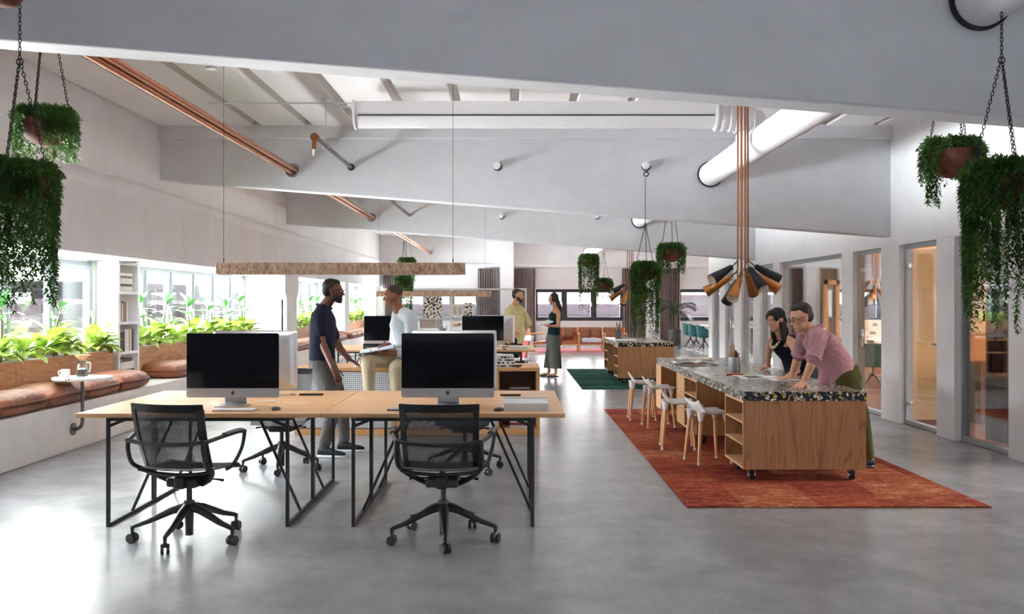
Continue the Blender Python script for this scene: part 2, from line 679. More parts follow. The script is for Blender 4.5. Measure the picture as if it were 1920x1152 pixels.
# floors
S(MB().box(-5.5, 4.72, -5.2, YB + .2, -.2, 0).box(4.72, XFAR, 22.5, YB + .2, -.2, 0), 'floor', m['floor'])
S(MB().box(4.72, XFAR, 3.0, 22.5, -.2, 0.004), 'floor_meeting', m['carpet'])
# ceiling: pale deck units with open joints between
b = MB().box(XL - 1.2, XFAR + .2, -5.2, YB + .2, 3.76, 3.95)
k = 0.02 - .63 * 8
x0 = XL - 1.2
while x0 < XFAR:
    j = k - .048
    if j > x0:
        b.box(x0, min(j, XFAR), -5.2, YB + .2, 3.63, 3.77)
    x0 = k + .048
    k += .63
S(b, 'ceiling', m['deck'], smooth=0, bevel=.008)
# window wall
b = MB().box(-5.25, XL, -5.2, YB, 1.97, 3.7).box(-5.25, -5.03, -5.2, YB, 0, .80)
for i, (a, c) in enumerate(PIERS):
    b.box(-5.25, -5.1 if i == 1 else (-4.41 if i >= 2 else -4.84), a, c, .7, 2.0)
b.box(-5.25, -4.5, YB - .1, YB, .0, 2.0)
S(b, 'wall_left', m['wall'], smooth=0)
b = MB()
prof = [(XL - .02, 2.66), (XL + .035, 2.70), (XL + .05, 2.74), (XL + .05, 2.80), (XL + .03, 2.83), (XL - .02, 2.85)]
b.prism(prof, 'y', -5.2, YB) if False else None
n = len(prof)
vs = [(p[0], y, p[1]) for y in (-5.2, YB) for p in prof]
b.add(vs, [tuple(range(n)), tuple(range(n, 2 * n))] + [(i, (i + 1) % n, n + (i + 1) % n, n + i) for i in range(n)])
S(b, 'trim_1', m['wall'])
# haunched column at the third pier
c0, c1 = 18.1, 18.95
out = [(c0, .46), (c1, .46), (c1, 1.52), (c1 + .16, 1.66), (c1 + .16, 1.97), (c0 - .14, 1.97), (c0 - .14, 1.66), (c0, 1.52)]
b = MB()
n = len(out)
vs = [(x, p[0], p[1]) for x in (-4.44, XL + .02) for p in out]
b.add(vs, [tuple(range(n)), tuple(range(n, 2 * n))] + [(i, (i + 1) % n, n + (i + 1) % n, n + i) for i in range(n)])
S(b, 'column', m['wall'], smooth=0)
# soffit of the deep window recess is part of the wall; sill boards
for wi, (a, c) in enumerate(BAYS):
    t = thing('window_%d' % (wi + 1), None, None, (XW, a, .8))
    t['kind'] = 'structure'
    L = c - a
    nm = round(L / .985)
    st = L / nm
    H = 1.16
    f = MB()
    f.box(-.05, .03, 0, L, 0, .05).box(-.05, .03, 0, L, H - .05, H)
    for i in range(nm + 1):
        y = i * st
        f.box(-.05, .03, max(0, y - .025), min(L, y + .025), 0.05, H - .05)
    f.build('window_frame', m['greyfr'], t, smooth=0)
    for i in range(nm):
        y0, y1 = i * st + .03, (i + 1) * st - .03
        s = MB()
        s.box(.0, .05, y0, y1, .05, .11).box(.0, .05, y0, y1, H - .11, H - .05).box(.0, .05, y0, y0 + .06, .11, H - .11).box(.0, .05, y1 - .06, y1, .11, H - .11)
        so = s.build('sash', m['greyfr'], t, smooth=0, bevel=.006)
        MB().box(.018, .024, y0 + .06, y1 - .06, .11, H - .11).build('pane', m['glass'], so, smooth=0)
        h = MB().cbox((.06, y1 - .03, .52), (.02, .03, .08)).bar((.075, y1 - .03, .52), (.075, y1 - .03, .40), .018, .022, up=(1, 0, 0))
        h.build('handle', m['white'], so, bevel=.004)

# partition wall with openings
b = MB().box(XR, XR + .16, -5.2, 22.5, 2.155, 3.7)
ys = -5.2
for (a, c, t_) in OPEN:
    b.box(XR, XR + .16, ys, a, 0, 2.16)
    ys = c
b.box(XR, XR + .16, ys, 22.5, 0, 2.16)
S(b, 'wall_right', m['wallw'], smooth=0)
nw, nd = 6, 1
for (a, c, kind) in OPEN:
    if kind == 'd':
        nm = 'door_%d' % nd
        nd += 1
    else:
        nm = 'window_%d' % nw
        nw += 1
    t = thing(nm, None, None, (XR + .10, a, 0))
    t['kind'] = 'structure'
    L, H = c - a, 2.155
    f = MB().box(-.03, .05, 0, L, 0, .05).box(-.03, .05, 0, L, H - .05, H).box(-.03, .05, 0, .035, .05, H - .05).box(-.03, .05, L - .035, L, .05, H - .05)
    f.build('window_frame' if kind == 'w' else 'door_frame', m['greyfr'], t, smooth=0)
    if kind == 'w':
        MB().box(0, .01, .035, L - .035, .05, H - .05).build('pane', m['glassd'], t, smooth=0)
    else:
        MB().box(0, .01, .045, L - .045, .055, H - .06).build('glass_leaf', m['glassd'], t, smooth=0)
        for z in (.25, 1.9):
            MB().cbox((-.012, L - .07, z), (.03, .09, .055)).build('hinge', m['chrome'], t, bevel=.004)
        h = MB().box(-.022, -.004, L - .13, L - .05, .86, 1.10) if a > 11.5 else MB().box(-.022, -.004, .05, .10, .96, 1.02)
        ho = h.build('lock_plate', m['chrome'], t, bevel=.004)
        yy = L - .09 if a > 11.5 else .075
        s = -1 if a > 11.5 else 1
        MB().tube([(-.02, yy, .99), (-.06, yy, .99), (-.06, yy + s * .12, .99)], .009, 8).build('handle', m['steel'], ho)

# tapered cross beams: level ceiling above, underside falling to the right, flange on top
def beam(y, w=.23, holes_=None):
    zl, zr = 2.965 + .0775 * .14, 2.965 - .0775 * 9.02
    xl, xr = XL - .1, XR + .1
    b = MB()
    b.add([(xl, y, zl), (xr, y, zr), (xr, y, 3.66), (xl, y, 3.66), (xl, y + w, zl), (xr, y + w, zr), (xr, y + w, 3.66), (xl, y + w, 3.66)],
          [(0, 1, 2, 3), (7, 6, 5, 4), (0, 4, 5, 1), (1, 5, 6, 2), (2, 6, 7, 3), (3, 7, 4, 0)])
    b.box(xl, xr, y - .07, y + w + .07, 3.47, 3.66)
    return S(b, 'beam', m['beam'], smooth=0, bevel=.015)


for y in (4.93, 11.65, 18.15):
    beam(y)

# end wall with its windows
def wallholes(name, mat, x0, x1, y0, y1, z0, z1, holes_):
    b = MB()
    x = x0
    for (a, c, d, e) in holes_:
        b.box(x, a, y0, y1, z0, z1).box(a, c, y0, y1, z0, d).box(a, c, y0, y1, e, z1)
        x = c
    b.box(x, x1, y0, y1, z0, z1)
    return S(b, name, mat, smooth=0)


BW = [(-3.75, -1.15), (.72, 3.62), (5.45, 8.8), (10.65, 12.8)]
wallholes('wall_back', m['wall'], -5.55, XFAR + .2, YB, YB + .25, 0, 3.7, [(a, c, .84, 1.88) for a, c in BW])
for i, (a, c) in enumerate(BW):
    t = thing('window_%d' % (20 + i), None, None, (a, YB + .06, .84))
    t['kind'] = 'structure'
    L, H = c - a, 1.04
    n_ = 3
    f = MB().box(0, L, 0, .1, 0, .07).box(0, L, 0, .1, H - .06, H)
    for k in range(n_ + 1):
        x = k * L / n_
        f.box(max(0, x - .045), min(L, x + .045), 0, .1, .07, H - .06)
    fm = m['darkfr'] if i else m['greyfr']
    f.build('window_frame', fm, t, smooth=0)
    for k in range(n_):
        xa, xb = k * L / n_ + .045, (k + 1) * L / n_ - .045
        s = MB().box(xa, xb, -.02, .04, .07, .12).box(xa, xb, -.02, .04, H - .11, H - .06).box(xa, xa + .05, -.02, .04, .12, H - .11).box(xb - .05, xb, -.02, .04, .12, H - .11)
        so = s.build('sash', fm, t, smooth=0)
        MB().box(xa + .05, xb - .05, .01, .016, .12, H - .11).build('pane', m['glass'], so, smooth=0)
        MB().cbox((xb - .025, -.03, .55), (.02, .03, .16)).build('handle', m['white'], so, bevel=.004)
S(MB().box(XL, XFAR, YB - .09, YB, 2.60, 2.70), 'trim_2', m['white'], smooth=0, bevel=.01)
S(MB().box(-.42, .02, YB - .45, YB, 0, 3.7), 'column', m['wallw'], smooth=0)
S(MB().box(4.34, 4.80, YB - .3, YB, 0, 2.6), 'column', m['wallw'], smooth=0)
# unseen walls, openings set for light; front one kept close and dark
wallholes('wall_front_unseen', m['slate'], -5.55, XR + .2, -1.2, -1.0, 0, 3.7, [(-3.5, 4.0, .9, 2.6)])
S(MB().box(XFAR, XFAR + .2, 3, YB, 0, .84).box(XFAR, XFAR + .2, 3, YB, 1.95, 3.7).box(XFAR, XFAR + .2, 3, 5, .8, 2).box(XFAR, XFAR + .2, 11.3, 12.1, .8, 2).box(XFAR, XFAR + .2, 21.8, YB, .8, 2), 'wall_far_right', m['wallw'], smooth=0)
# meeting rooms: ceiling, plywood cross wall, glazed timber screens
S(MB().box(XR + .16, XFAR, 3.0, 22.5, 2.62, 2.75), 'ceiling_meeting', m['white'], smooth=0)
S(MB().box(XR + .16, XFAR, 3.0, 3.1, 0, 2.7), 'wall_meeting', m['wallw'], smooth=0)
S(MB().box(XR + .16, 9.6, 11.72, 11.84, 0, 2.62), 'wall_meeting', m['plywall'], smooth=0)
t = thing('door_20', None, None, (7.25, 22.0, 0))
t['kind'] = 'structure'
f = MB()
for x in (0, .28, 1.35, 2.5, 3.7, 4.9):
    f.box(x, x + .09, 0, .1, 0, 1.97)
f.box(0, 4.9, 0, .1, 1.87, 1.97).box(0, 4.9, 0, .1, 0, .1)
f.build('door_frame', m['oaky'], t, smooth=0)
MB().box(.05, 4.95, .045, .055, .1, 1.87).build('pane', m['glassd'], t, smooth=0)

for k, (x, y, e) in enumerate([(6.3, 7.6, 75), (6.6, 14.4, 50), (8.5, 19.5, 24)]):  # added panels, out of view, to brighten the dark meeting rooms
    t = thing('fill_panel', 'added unseen warm fill panel inside the glazed meeting rooms, %s one' % ORD[k], 'lamp', (x, y, 2.56))
    MB().box(-.6, .6, -.3, .3, .02, .06).build('housing', m['white'], t, smooth=0)
    MB().box(-.57, .57, -.27, .27, .012, .02).build('diffuser', m['cream'], t, smooth=0)
    l = bpy.data.lights.new('fill_light', 'AREA')
    l.shape = 'RECTANGLE'
    l.size, l.size_y = 1.1, .5
    l.energy = e
    l.color = (1, .93, .79)
    lo = bpy.data.objects.new('fill_light', l)
    COL.objects.link(lo)
    lo.location = (x, y, 2.565)

# the town outside, seen pale beyond the panes
def block(name, mat, x0, x1, y0, y1, z0, z1, win=None, rows=1, label=None):
    o = MB().box(x0, x1, y0, y1, z0, z1).build(name, mat, None, smooth=0)
    tag(o, label, 'building')
    return o


def bands(o, mat, boxes, nm='window_band'):
    for bx in boxes:
        MB().box(*bx).build(nm, mat, o, smooth=0)


o = block('street_building', m['facade'], -150, -120, 20, 296, -9, 2.2, label='long low mauve building outside the window wall, nearest its first panes')
bands(o, m['facadew'], [(-120.2, -119.9, 60, 294, -5.0, -2.2)])
o = block('street_building', m['facadeg'], -160, -128, 300, 420, -9, 8.0, label='grey flat-roofed building outside the window wall, taller than the mauve one')
bands(o, m['facadew'], [(-128.2, -127.9, 304, 416, -4, 2.0)])
o = block('street_building', m['facadew'], -190, -120, 440, 640, -9, 6, label='pale building far along the street outside the window wall')
o = block('street_building', m['endmauve'], -100, 170, 200, 240, -12, .9, label='mauve building outside the end windows')
bands(o, m['endpale'], [(-97, 167, 199.8, 200.2, -3.0, -1.7)])
bands(o, m['endpale'], [(30, 66, 203, 230, .9, 2.0)], 'roof_storey')
bands(o, m['farglass'], [(-97 + 8 * i, -92 + 8 * i, 199.6, 200.0, -2.8, -2.0) for i in range(33)], 'window_band')
o = block('street_building', m['endmauve'], 38, 90, 260, 300, -12, 3.4, label='dark roofed block rising behind the pale roof storey')
o = block('street_building', m['facade'], 150, 180, -40, 160, -12, 1.2, label='mauve building outside the meeting rooms')
# camera
cd = bpy.data.cameras.new('camera')
cam = bpy.data.objects.new('camera', cd)
COL.objects.link(cam)
cam.location = (0, 0, CAMZ)
cam.rotation_euler = (PI / 2, 0, 0)
cd.sensor_width = 36
cd.lens = F / 1920 * 36
cd.shift_x = -(CX - 960) / 1920
cd.shift_y = -(576 - CY) / 1920
cd.clip_end = 500
SC.camera = cam

# daylight: a bright hazy sky, cooler behind the viewer
w = bpy.data.worlds.new('sky')
SC.world = w
w.use_nodes = True
nt = w.node_tree
bg = nt.nodes['Background']
tc = nt.nodes.new('ShaderNodeTexCoord')
sx = nt.nodes.new('ShaderNodeSeparateXYZ')
nt.links.new(tc.outputs['Generated'], sx.inputs[0])
mr = nt.nodes.new('ShaderNodeMapRange')
mr.inputs[1].default_value = -.9
mr.inputs[2].default_value = .5
nt.links.new(sx.outputs['Y'], mr.inputs[0])
rp = nt.nodes.new('ShaderNodeValToRGB')
rp.color_ramp.elements[0].color = (.72, .84, 1, 1)
rp.color_ramp.elements[1].color = (1, .972, .95, 1)
nt.links.new(mr.outputs[0], rp.inputs[0])

def wm(op, a, b=0.0, c=None):
    nd = nt.nodes.new('ShaderNodeMath')
    nd.operation = op
    for s_, v_ in zip(nd.inputs, (a, b, c)):
        if v_ is None:
            continue
        if hasattr(v_, 'is_linked'):
            nt.links.new(v_, s_)
        else:
            s_.default_value = v_
    return nd.outputs[0]


def wstep(val, lo, hi):
    nd = nt.nodes.new('ShaderNodeMapRange')
    nd.interpolation_type = 'SMOOTHSTEP'
    nd.inputs[1].default_value = lo
    nd.inputs[2].default_value = hi
    nt.links.new(val, nd.inputs[0])
    return nd.outputs[0]


left = wstep(wm('MULTIPLY', sx.outputs['X'], -1), .05, .6)
right = wstep(sx.outputs['X'], .25, .75)
front = wstep(wm('MULTIPLY', sx.outputs['Y'], -1), .2, .75)
up = wstep(sx.outputs['Z'], .068, .17)
dn = wstep(wm('MULTIPLY', sx.outputs['Z'], -1), .075, .17)


def sides(k):
    v_ = wm('MULTIPLY_ADD', left, SKY[k + '_l'] - SKY[k + '_m'], SKY[k + '_m'])
    return wm('MULTIPLY_ADD', right, SKY[k + '_r'] - SKY[k + '_m'], v_)


hi, lo = sides('up'), sides('dn')
tot = wm('ADD', wm('MULTIPLY', up, hi), wm('MULTIPLY', dn, lo))
tot = wm('ADD', tot, SKY['base'])
tot = wm('MULTIPLY', tot, wm('MULTIPLY_ADD', front, SKY['front'] - 1, 1.0))
nt.links.new(rp.outputs[0], bg.inputs[0])
nt.links.new(tot, bg.inputs[1])


def portal(loc, rot, sx_, sy_):
    l = bpy.data.lights.new('daylight_portal', 'AREA')
    l.shape = 'RECTANGLE'
    l.size, l.size_y = sx_, sy_
    l.cycles.is_portal = True
    o = bpy.data.objects.new('daylight_portal', l)
    COL.objects.link(o)
    o.location = loc
    o.rotation_euler = rot


for a, c in BAYS:
    portal((XW - .08, (a + c) / 2, 1.38), (PI / 2, 0, -PI / 2), c - a, 1.16)
for a, c in BW:
    portal(((a + c) / 2, YB + .2, 1.36), (PI / 2, 0, PI), c - a, 1.04)
portal((.25, -1.1, 1.75), (PI / 2, 0, 0), 7.5, 1.7)
for a, c in ((5, 11.3), (12.1, 21.8)):
    portal((XFAR + .1, (a + c) / 2, 1.4), (PI / 2, 0, PI / 2), c - a, 1.1)
SC.view_settings.view_transform = 'Standard'
SC.view_settings.look = 'None'
SC.view_settings.gamma = 1
SC.view_settings.use_curve_mapping = False
SC.view_settings.exposure = EXPO
cy = SC.cycles
cy.max_bounces = 12
cy.diffuse_bounces = 9
cy.glossy_bounces = 3
cy.transmission_bounces = 4
cy.transparent_max_bounces = 24
cy.caustics_reflective = False
cy.caustics_refractive = False
cy.sample_clamp_indirect = 14
cy.blur_glossy = 1.0
cy.use_denoising = True
def make_desk(label):
    t = thing('desk', label, 'desk', group='oak desks')
    MB().box(-.797, .797, -.397, .397, .712, .74).build('tabletop', m['oak'], t, smooth=0, bevel=.003)
    for s in (-1, 1):
        x = s * .585
        b = MB()
        for y in (-.385, .385):
            b.box(x - .011, x + .011, y - .012, y + .012, 0, .71)
        b.box(x - .011, x + .011, -.385, .385, 0, .022).box(x - .011, x + .011, -.385, .385, .688, .71)
        b.bar((x, 0, .015), (x - s * .30, 0, .695), .018, .018)
        b.bar((x - s * .11, -.385, .70), (x, -.385, .655), .012, .02)
        b.build('leg_frame', m['black'], t, smooth=0, bevel=.002)
    for y in (-.38, .38):
        MB().box(-.57, .57, y - .01, y + .01, .69, .711).build('rail', m['black'], t, smooth=0)
    return t


def apple(cx, cz, s, y):
    """the bitten-fruit mark on the chin"""
    b = MB()
    pts = []
    for i in range(40):
        a = 2 * PI * i / 40
        r = .5 * (1 - .13 * math.exp(-((a - PI / 2) / .28) ** 2) - .07 * math.exp(-((a - 3 * PI / 2) / .25) ** 2))
        x, z = r * math.cos(a) * .92, r * math.sin(a)
        d = math.hypot(x - .56, z - .06)
        if d < .24:
            k = .24 / max(d, 1e-4)
            x, z = .56 + (x - .56) * k, .06 + (z - .06) * k
        pts.append((cx + x * s, cz + z * s * .98))
    b.prism(pts, 'y', y, y + .002)
    leaf = [(cx + s * q, cz + s * w) for q, w in ((.02, .48), (.03, .62), (.12, .74), (.22, .78), (.21, .64), (.13, .53))]
    b.prism(leaf, 'y', y, y + .002)
    return b


def rrect(w, h, r, n=5, cx=0, cy=0):
    o = []
    for sx_, sy_, a0 in ((1, 1, 0), (-1, 1, 90), (-1, -1, 180), (1, -1, 270)):
        for i in range(n + 1):
            a = math.radians(a0 + 90 * i / n)
            o.append((cx + sx_ * (w / 2 - r) + r * math.cos(a), cy + sy_ * (h / 2 - r) + r * math.sin(a)))
    return o


def make_computer(label):
    """front faces -y; stands on z=0"""
    t = thing('desktop_computer', label, 'computer', group='all in one computers')
    t['category'] = 'computer'
    b = MB()
    # shell: flat front, bulging back
    rings = []
    for y, k in ((0, 1), (.006, 1), (.012, .985), (.03, .8), (.045, .45)):
        rings.append([(p[0] * k, y, .283 + p[1] * k) for p in rrect(.65, .452, .016)])
    b.loft(rings)
    sh = b.build('shell', m['alu'], t, smooth=50)
    MB().prism(rrect(.646, .386, .012, cx=0, cy=.316), 'y', -.004, .001).build('screen', m['screen'], sh, smooth=0)
    apple(0, .09, .026, -.002).build('fruit_logo', m['black'], sh, smooth=0)
    MB().prism(rrect(.10, .006, .002, cx=-.14, cy=.075), 'y', .0125, .014).build('air_slot', m['black'], sh, smooth=0)
    b = MB()
    prof = [(.035, .20), (.05, .20), (.085, .02), (.09, .005), (.075, .0), (-.09, .0), (-.09, .006), (.062, .008), (.07, .02)]
    n = len(prof)
    vs = [(x, p[0], p[1]) for x in (-.075, .075) for p in prof]
    b.add(vs, [tuple(range(n)), tuple(range(n, 2 * n))] + [(i, (i + 1) % n, n + (i + 1) % n, n + i) for i in range(n)])
    b.box(-.1, .1, -.1, .09, 0, .006)
    b.build('stand', m['alu'], t, smooth=30)
    return t


def make_keyboard(label):
    t = thing('keyboard', label, 'keyboard', group='white keyboards')
    MB().prism(rrect(.28, .115, .01), 'z', 0, .008).build('tray', m['alu'], t, smooth=0)
    k = MB()
    for r in range(5):
        for c in range(14):
            k.box(-.135 + c * .0193, -.135 + c * .0193 + .0165, -.053 + r * .0212, -.053 + r * .0212 + .018, .008, .012)
    k.build('keys', m['white'], t, smooth=0)
    return t


def make_mouse(label):
    t = thing('computer_mouse', label, 'mouse', group='black mice')
    b = MB()
    rings = []
    for z, k in ((0, .92), (.004, 1), (.012, .93), (.018, .7), (.021, .35)):
        rings.append([(.034 * k * math.cos(a), .058 * k * math.sin(a), z) for a in [2 * PI * i / 20 for i in range(20)]])
    b.loft(rings)
    b.build('shell', m['blackp'], t, smooth=60)
    MB().box(-.002, .002, .01, .045, .0185, .0205).build('seam', m['steel'], t, smooth=0)
    return t


def arc3(pts, k=5):
    """smooth path through points"""
    pts = [V(p) for p in pts]
    out = []
    for i in range(len(pts) - 1):
        p0, p1, p2, p3 = pts[max(i - 1, 0)], pts[i], pts[i + 1], pts[min(i + 2, len(pts) - 1)]
        for j in range(k):
            t = j / k
            out.append(.5 * ((2 * p1) + (p2 - p0) * t + (2 * p0 - 5 * p1 + 4 * p2 - p3) * t * t + (3 * p1 - p0 - 3 * p2 + p3) * t ** 3))
    out.append(pts[-1])
    return out


def caster(t, x, y, ang, mats, name='caster', hs=.062):
    b = MB()
    c, s = math.cos(ang), math.sin(ang)
    for k in (-1, 1):
        ox, oy = x + k * .016 * -s, y + k * .016 * c
        b.cyl((ox + .009 * s, oy - .009 * c, .029), (ox - .009 * s, oy + .009 * c, .029), .029, n=18)
    b.cyl((x, y, .05), (x, y, hs + .03), .010, n=8)
    b.tube([(x, y, .058), (x + .02 * c, y + .02 * s, .05), (x + .03 * c, y + .03 * s, .03)], [.014, .014, .006], 8)
    return b.build(name, mats, t, smooth=40)


def make_chair(label, base_rot=54, net='mesh', legs='black', group='mesh task chairs'):
    t = thing('task_chair', label, 'chair', group=group)
    fr = m['black']
    # star base
    for k in range(5):
        a = math.radians(base_rot + 72 * k)
        c, s = math.cos(a), math.sin(a)
        b = MB()
        pts = [(.02 * c, .02 * s, .205), (.10 * c, .10 * s, .185), (.24 * c, .24 * s, .125), (.325 * c, .325 * s, .10), (.335 * c, .335 * s, .09)]
        b.tube(pts, [.034, .03, .021, .016, .012], 8, flat=.8)
        b.cyl((.33 * c, .33 * s, .075), (.33 * c, .33 * s, .105), .012, n=8)
        b.build('base_leg', m[legs], t, smooth=50)
        caster(t, .33 * c, .33 * s, a + .6 + k, m['blackp'])
    MB().cyl((0, 0, .03), (0, 0, .21), .024, .028, 16).cyl((0, 0, .18), (0, 0, .245), .04, .032, 16).cyl((0, 0, .24), (0, 0, .35), .017, n=12).build('gas_lift', m['black'], t, smooth=40)
    b = MB().cbox((0, .0, .365), (.20, .2, .055)).cbox((0, -.05, .37), (.07, .14, .075))
    b.build('mechanism', m['blackp'], t, smooth=0, bevel=.012)
    for s in (-1, 1):
        MB().tube([(s * .1, .03, .375), (s * .17, .03, .375), (s * .215, .03, .37)], [.006, .007, .011], 8, flat=.8).build('lever', m['black'], t, smooth=50)
    # side frames: seat rail, rear upright
    for s in (-1, 1):
        p = arc3([(s * .09, .0, .345), (s * .16, -.04, .385), (s * .232, -.13, .45), (s * .25, -.215, .50), (s * .252, -.25, .58), (s * .25, -.255, .64)], 4)
        MB().tube(p, [.02] * 8 + [.017] * (len(p) - 8), 8, flat=.8).build('side_strut', fr, t, smooth=60)
        p = arc3([(s * .250, -.255, .640), (s * .275, -.18, .652), (s * .305, -.07, .668), (s * .312, .07, .672), (s * .31, .115, .655), (s * .298, .10, .56), (s * .272, .05, .47), (s * .235, .02, .44)], 4)
        b = MB().tube(p, [.013] * len(p), 8)
        ar = b.build('armrest', fr, t, smooth=60)
        b = MB()
        b.tube(arc3([(s * .297, -.10, .672), (s * .308, -.03, .68), (s * .313, .06, .682), (s * .311, .11, .668)], 3), .021, 8, flat=.55)
        b.build('arm_pad', m['blackp'], ar, smooth=60)
    # rails that stretch the seat net and sag between the sides
    b = MB()
    b.tube([(x, -.17 + .02 * math.cos(x * 6), .455 - .028 * (1 - (x / .24) ** 2)) for x in [-.24 + .48 * i / 12 for i in range(13)]], .011, 8)
    b.tube([(x, .17, .445 - .02 * (1 - (x / .24) ** 2)) for x in [-.235 + .47 * i / 12 for i in range(13)]], .010, 8)
    b.build('seat_rail', fr, t, smooth=60)
    # cross bar behind the back
    MB().tube([(x, -.262 - .022 * (1 - (x / .25) ** 2), .645 - .02 * (1 - (x / .25) ** 2)) for x in [-.25 + .5 * i / 14 for i in range(15)]], .02, 8, flat=.62).build('cross_bar', fr, t, smooth=60)

    def bk(u, v):
        x = (u - .5) * (.455 + .025 * v)
        z = .462 + .40 * v
        y = -.185 - .055 * v - .06 * v * v + .07 * (2 * u - 1) ** 2 * (1 - .2 * v) - .03 * math.sin(PI * v)
        return V((x, y, z))

    def nrm(fn, u, v):
        e = .01
        a = fn(min(u + e, 1), v) - fn(max(u - e, 0), v)
        b_ = fn(u, min(v + e, 1)) - fn(u, max(v - e, 0))
        return a.cross(b_).normalized()
    MB().slab(lambda u, v: (bk(.04 + u * .92, .02 + v * .86), nrm(bk, u, v)), 14, 12, .003).build('backrest', m[net], t, smooth=60)
    MB().slab(lambda u, v: (bk(.0 + u * 1.0, .88 + v * .12), nrm(bk, u, .9)), 14, 4, .012).build('top_band', m['blackfab'], t, smooth=60)
    for s in (0, 1):
        MB().slab(lambda u, v: (bk((.0 + u * .075) if s == 0 else (.925 + u * .075), .02 + v * .9) + V((0, -.004, 0)), nrm(bk, .5, v)), 2, 12, .016).build('back_rail', m['blackp'], t, smooth=60)

    def st(u, v):
        x = (u - .5) * .46
        y = -.2 + .43 * v
        z = .462 + .012 * (2 * u - 1) ** 2 - .018 * math.sin(PI * v) - .05 * max(0, (v - .8) / .2) ** 2
        return V((x, y, z))
    MB().slab(lambda u, v: (st(u, v), V((0, 0, 1))), 12, 12, .006).build('seat', m['meshg' if net == 'meshg' else 'meshs'], t, smooth=60)
    return t


def make_cabinet(label, x0, x1, cells, y0=0, dep=.78):
    """cells: list of (x0, x1, 'door'|'open'); local x from 0"""
    t = thing('low_cabinet', label, 'cabinet', group='low oak cabinets')
    L = x1 - x0
    b = MB().box(0, L, 0, dep, .702, .74).box(0, .04, .004, dep, 0, .702).box(L - .04, L, .004, dep, 0, .702).box(.04, L - .04, .004, dep, 0.0, .065)
    for (a, c, k) in cells[:-1]:
        b.box(c, c + .03, .01, dep, .065, .702)
    b.build('carcass', m['oaky'], t, smooth=0, bevel=.002)
    for (a, c, k) in cells:
        if k == 'door':
            MB().box(a + .005, c - .005, .012, .03, .075, .695).build('door', m['perf'], t, smooth=0, bevel=.002)
        else:
            MB().box(a, c, dep - .4, dep - .38, .065, .702).box(a, a + .006, .02, dep - .4, .065, .702).box(c - .006, c, .02, dep - .4, .065, .702).build('back_panel', m['walnut'], t, smooth=0)
            MB().box(a, c, .02, dep - .4, .455, .48).build('shelf', m['oaky'], t, smooth=0)
    MB().box(.04, L - .04, dep - .03, dep - .01, .065, .7).build('rear_panel', m['oaky'], t, smooth=0)
    return t


def book(label, size, col, loc, rz=0, cat='book', group=None, up=None, name='book', cover=None, lean=0):
    """lying book: size = (width along x, depth along y, thickness z); up: stands on its short edge"""
    t = thing(name, label, cat, loc, rz, group)
    if lean:
        t.rotation_euler = (0, lean, rz)
    w, d, h = size
    mm = cover or BOOKM(col)
    c = .0025
    if up is None:
        MB().box(-w / 2, w / 2, -d / 2, d / 2, 0, c).box(-w / 2, w / 2, -d / 2, d / 2, h - c, h).box(-w / 2, w / 2, -d / 2, -d / 2 + c, c, h - c).build('cover', mm, t, smooth=0)
        MB().box(-w / 2 + .004, w / 2 - .004, -d / 2 + c, d / 2 - .004, c, h - c).build('pages', m['paper'], t, smooth=0)
    else:
        # spine towards -y; w = thickness, d = depth, h = height
        MB().box(-w / 2, -w / 2 + c, -d / 2, d / 2, 0, h).box(w / 2 - c, w / 2, -d / 2, d / 2, 0, h).box(-w / 2 + c, w / 2 - c, -d / 2, -d / 2 + c, 0, h).build('cover', mm, t, smooth=0)
        MB().box(-w / 2 + c, w / 2 - c, -d / 2 + c, d / 2 - .004, .004, h - .004).build('pages', m['paper'], t, smooth=0)
    return t


_bm = {}


def BOOKM(c):
    if c not in _bm:
        _bm[c] = flat('cover %d %d %d' % c, c, .55, var=.02)
    return _bm[c]


def bars(t, w, y, z, items, mat):
    """thin printed marks on a spine facing -y: (x0, x1, z0, z1)"""
    b = MB()
    for (a, c, d, e) in items:
        b.box(a, c, y - .0006, y, d, e)
    return b.build('spine_print', mat, t, smooth=0)


DX = {'l': -2.058, 'r': -.458}
AND = 'oak desk with black frame, '
desk0 = make_desk(AND + 'left one of the front pair')
desk0.location = (DX['l'], 6.55, 0)
dup(desk0, (DX['r'], 6.55, 0), 0, AND + 'right one of the front pair, with the white book')
dup(desk0, (DX['l'], 7.35, 0), 0, AND + 'under the computer shown from its back')
dup(desk0, (DX['r'], 7.35, 0), 0, AND + 'behind the front right desk')
D2 = 8.1
for k, (a, y) in enumerate((('l', 6.55), ('r', 6.55), ('l', 7.35), ('r', 7.35))):
    dup(desk0, (DX[a], y + D2, 0), 0, 'oak desk of the farther cluster, ' + ['its front left one', 'its front right one with the grey book', 'its rear left one', 'its rear right one'][k])

comp0 = make_computer('silver computer with black screen on the front left oak desk')
comp0.location = (-1.965, 6.62, .74)
dup(comp0, (-.458, 6.62, .74), 0, 'silver computer with black screen on the front right oak desk')
dup(comp0, (-1.985, 7.27, .74), PI, 'silver computer seen from its plain back, behind the front left screen')
dup(comp0, (-.452, 7.27, .74), PI, 'silver computer turned away, only its rim past the front right screen')
dup(comp0, (-2.0, 6.62 + D2, .74), 0, 'small dark computer screen farther back between the two talking men')
dup(comp0, (-.47, 6.62 + D2, .74), 0, 'small dark computer screen farther back, above the front right screen')
dup(comp0, (-.30, 7.30 + D2, .74), PI, 'pale computer back beside the man in the yellow shirt')

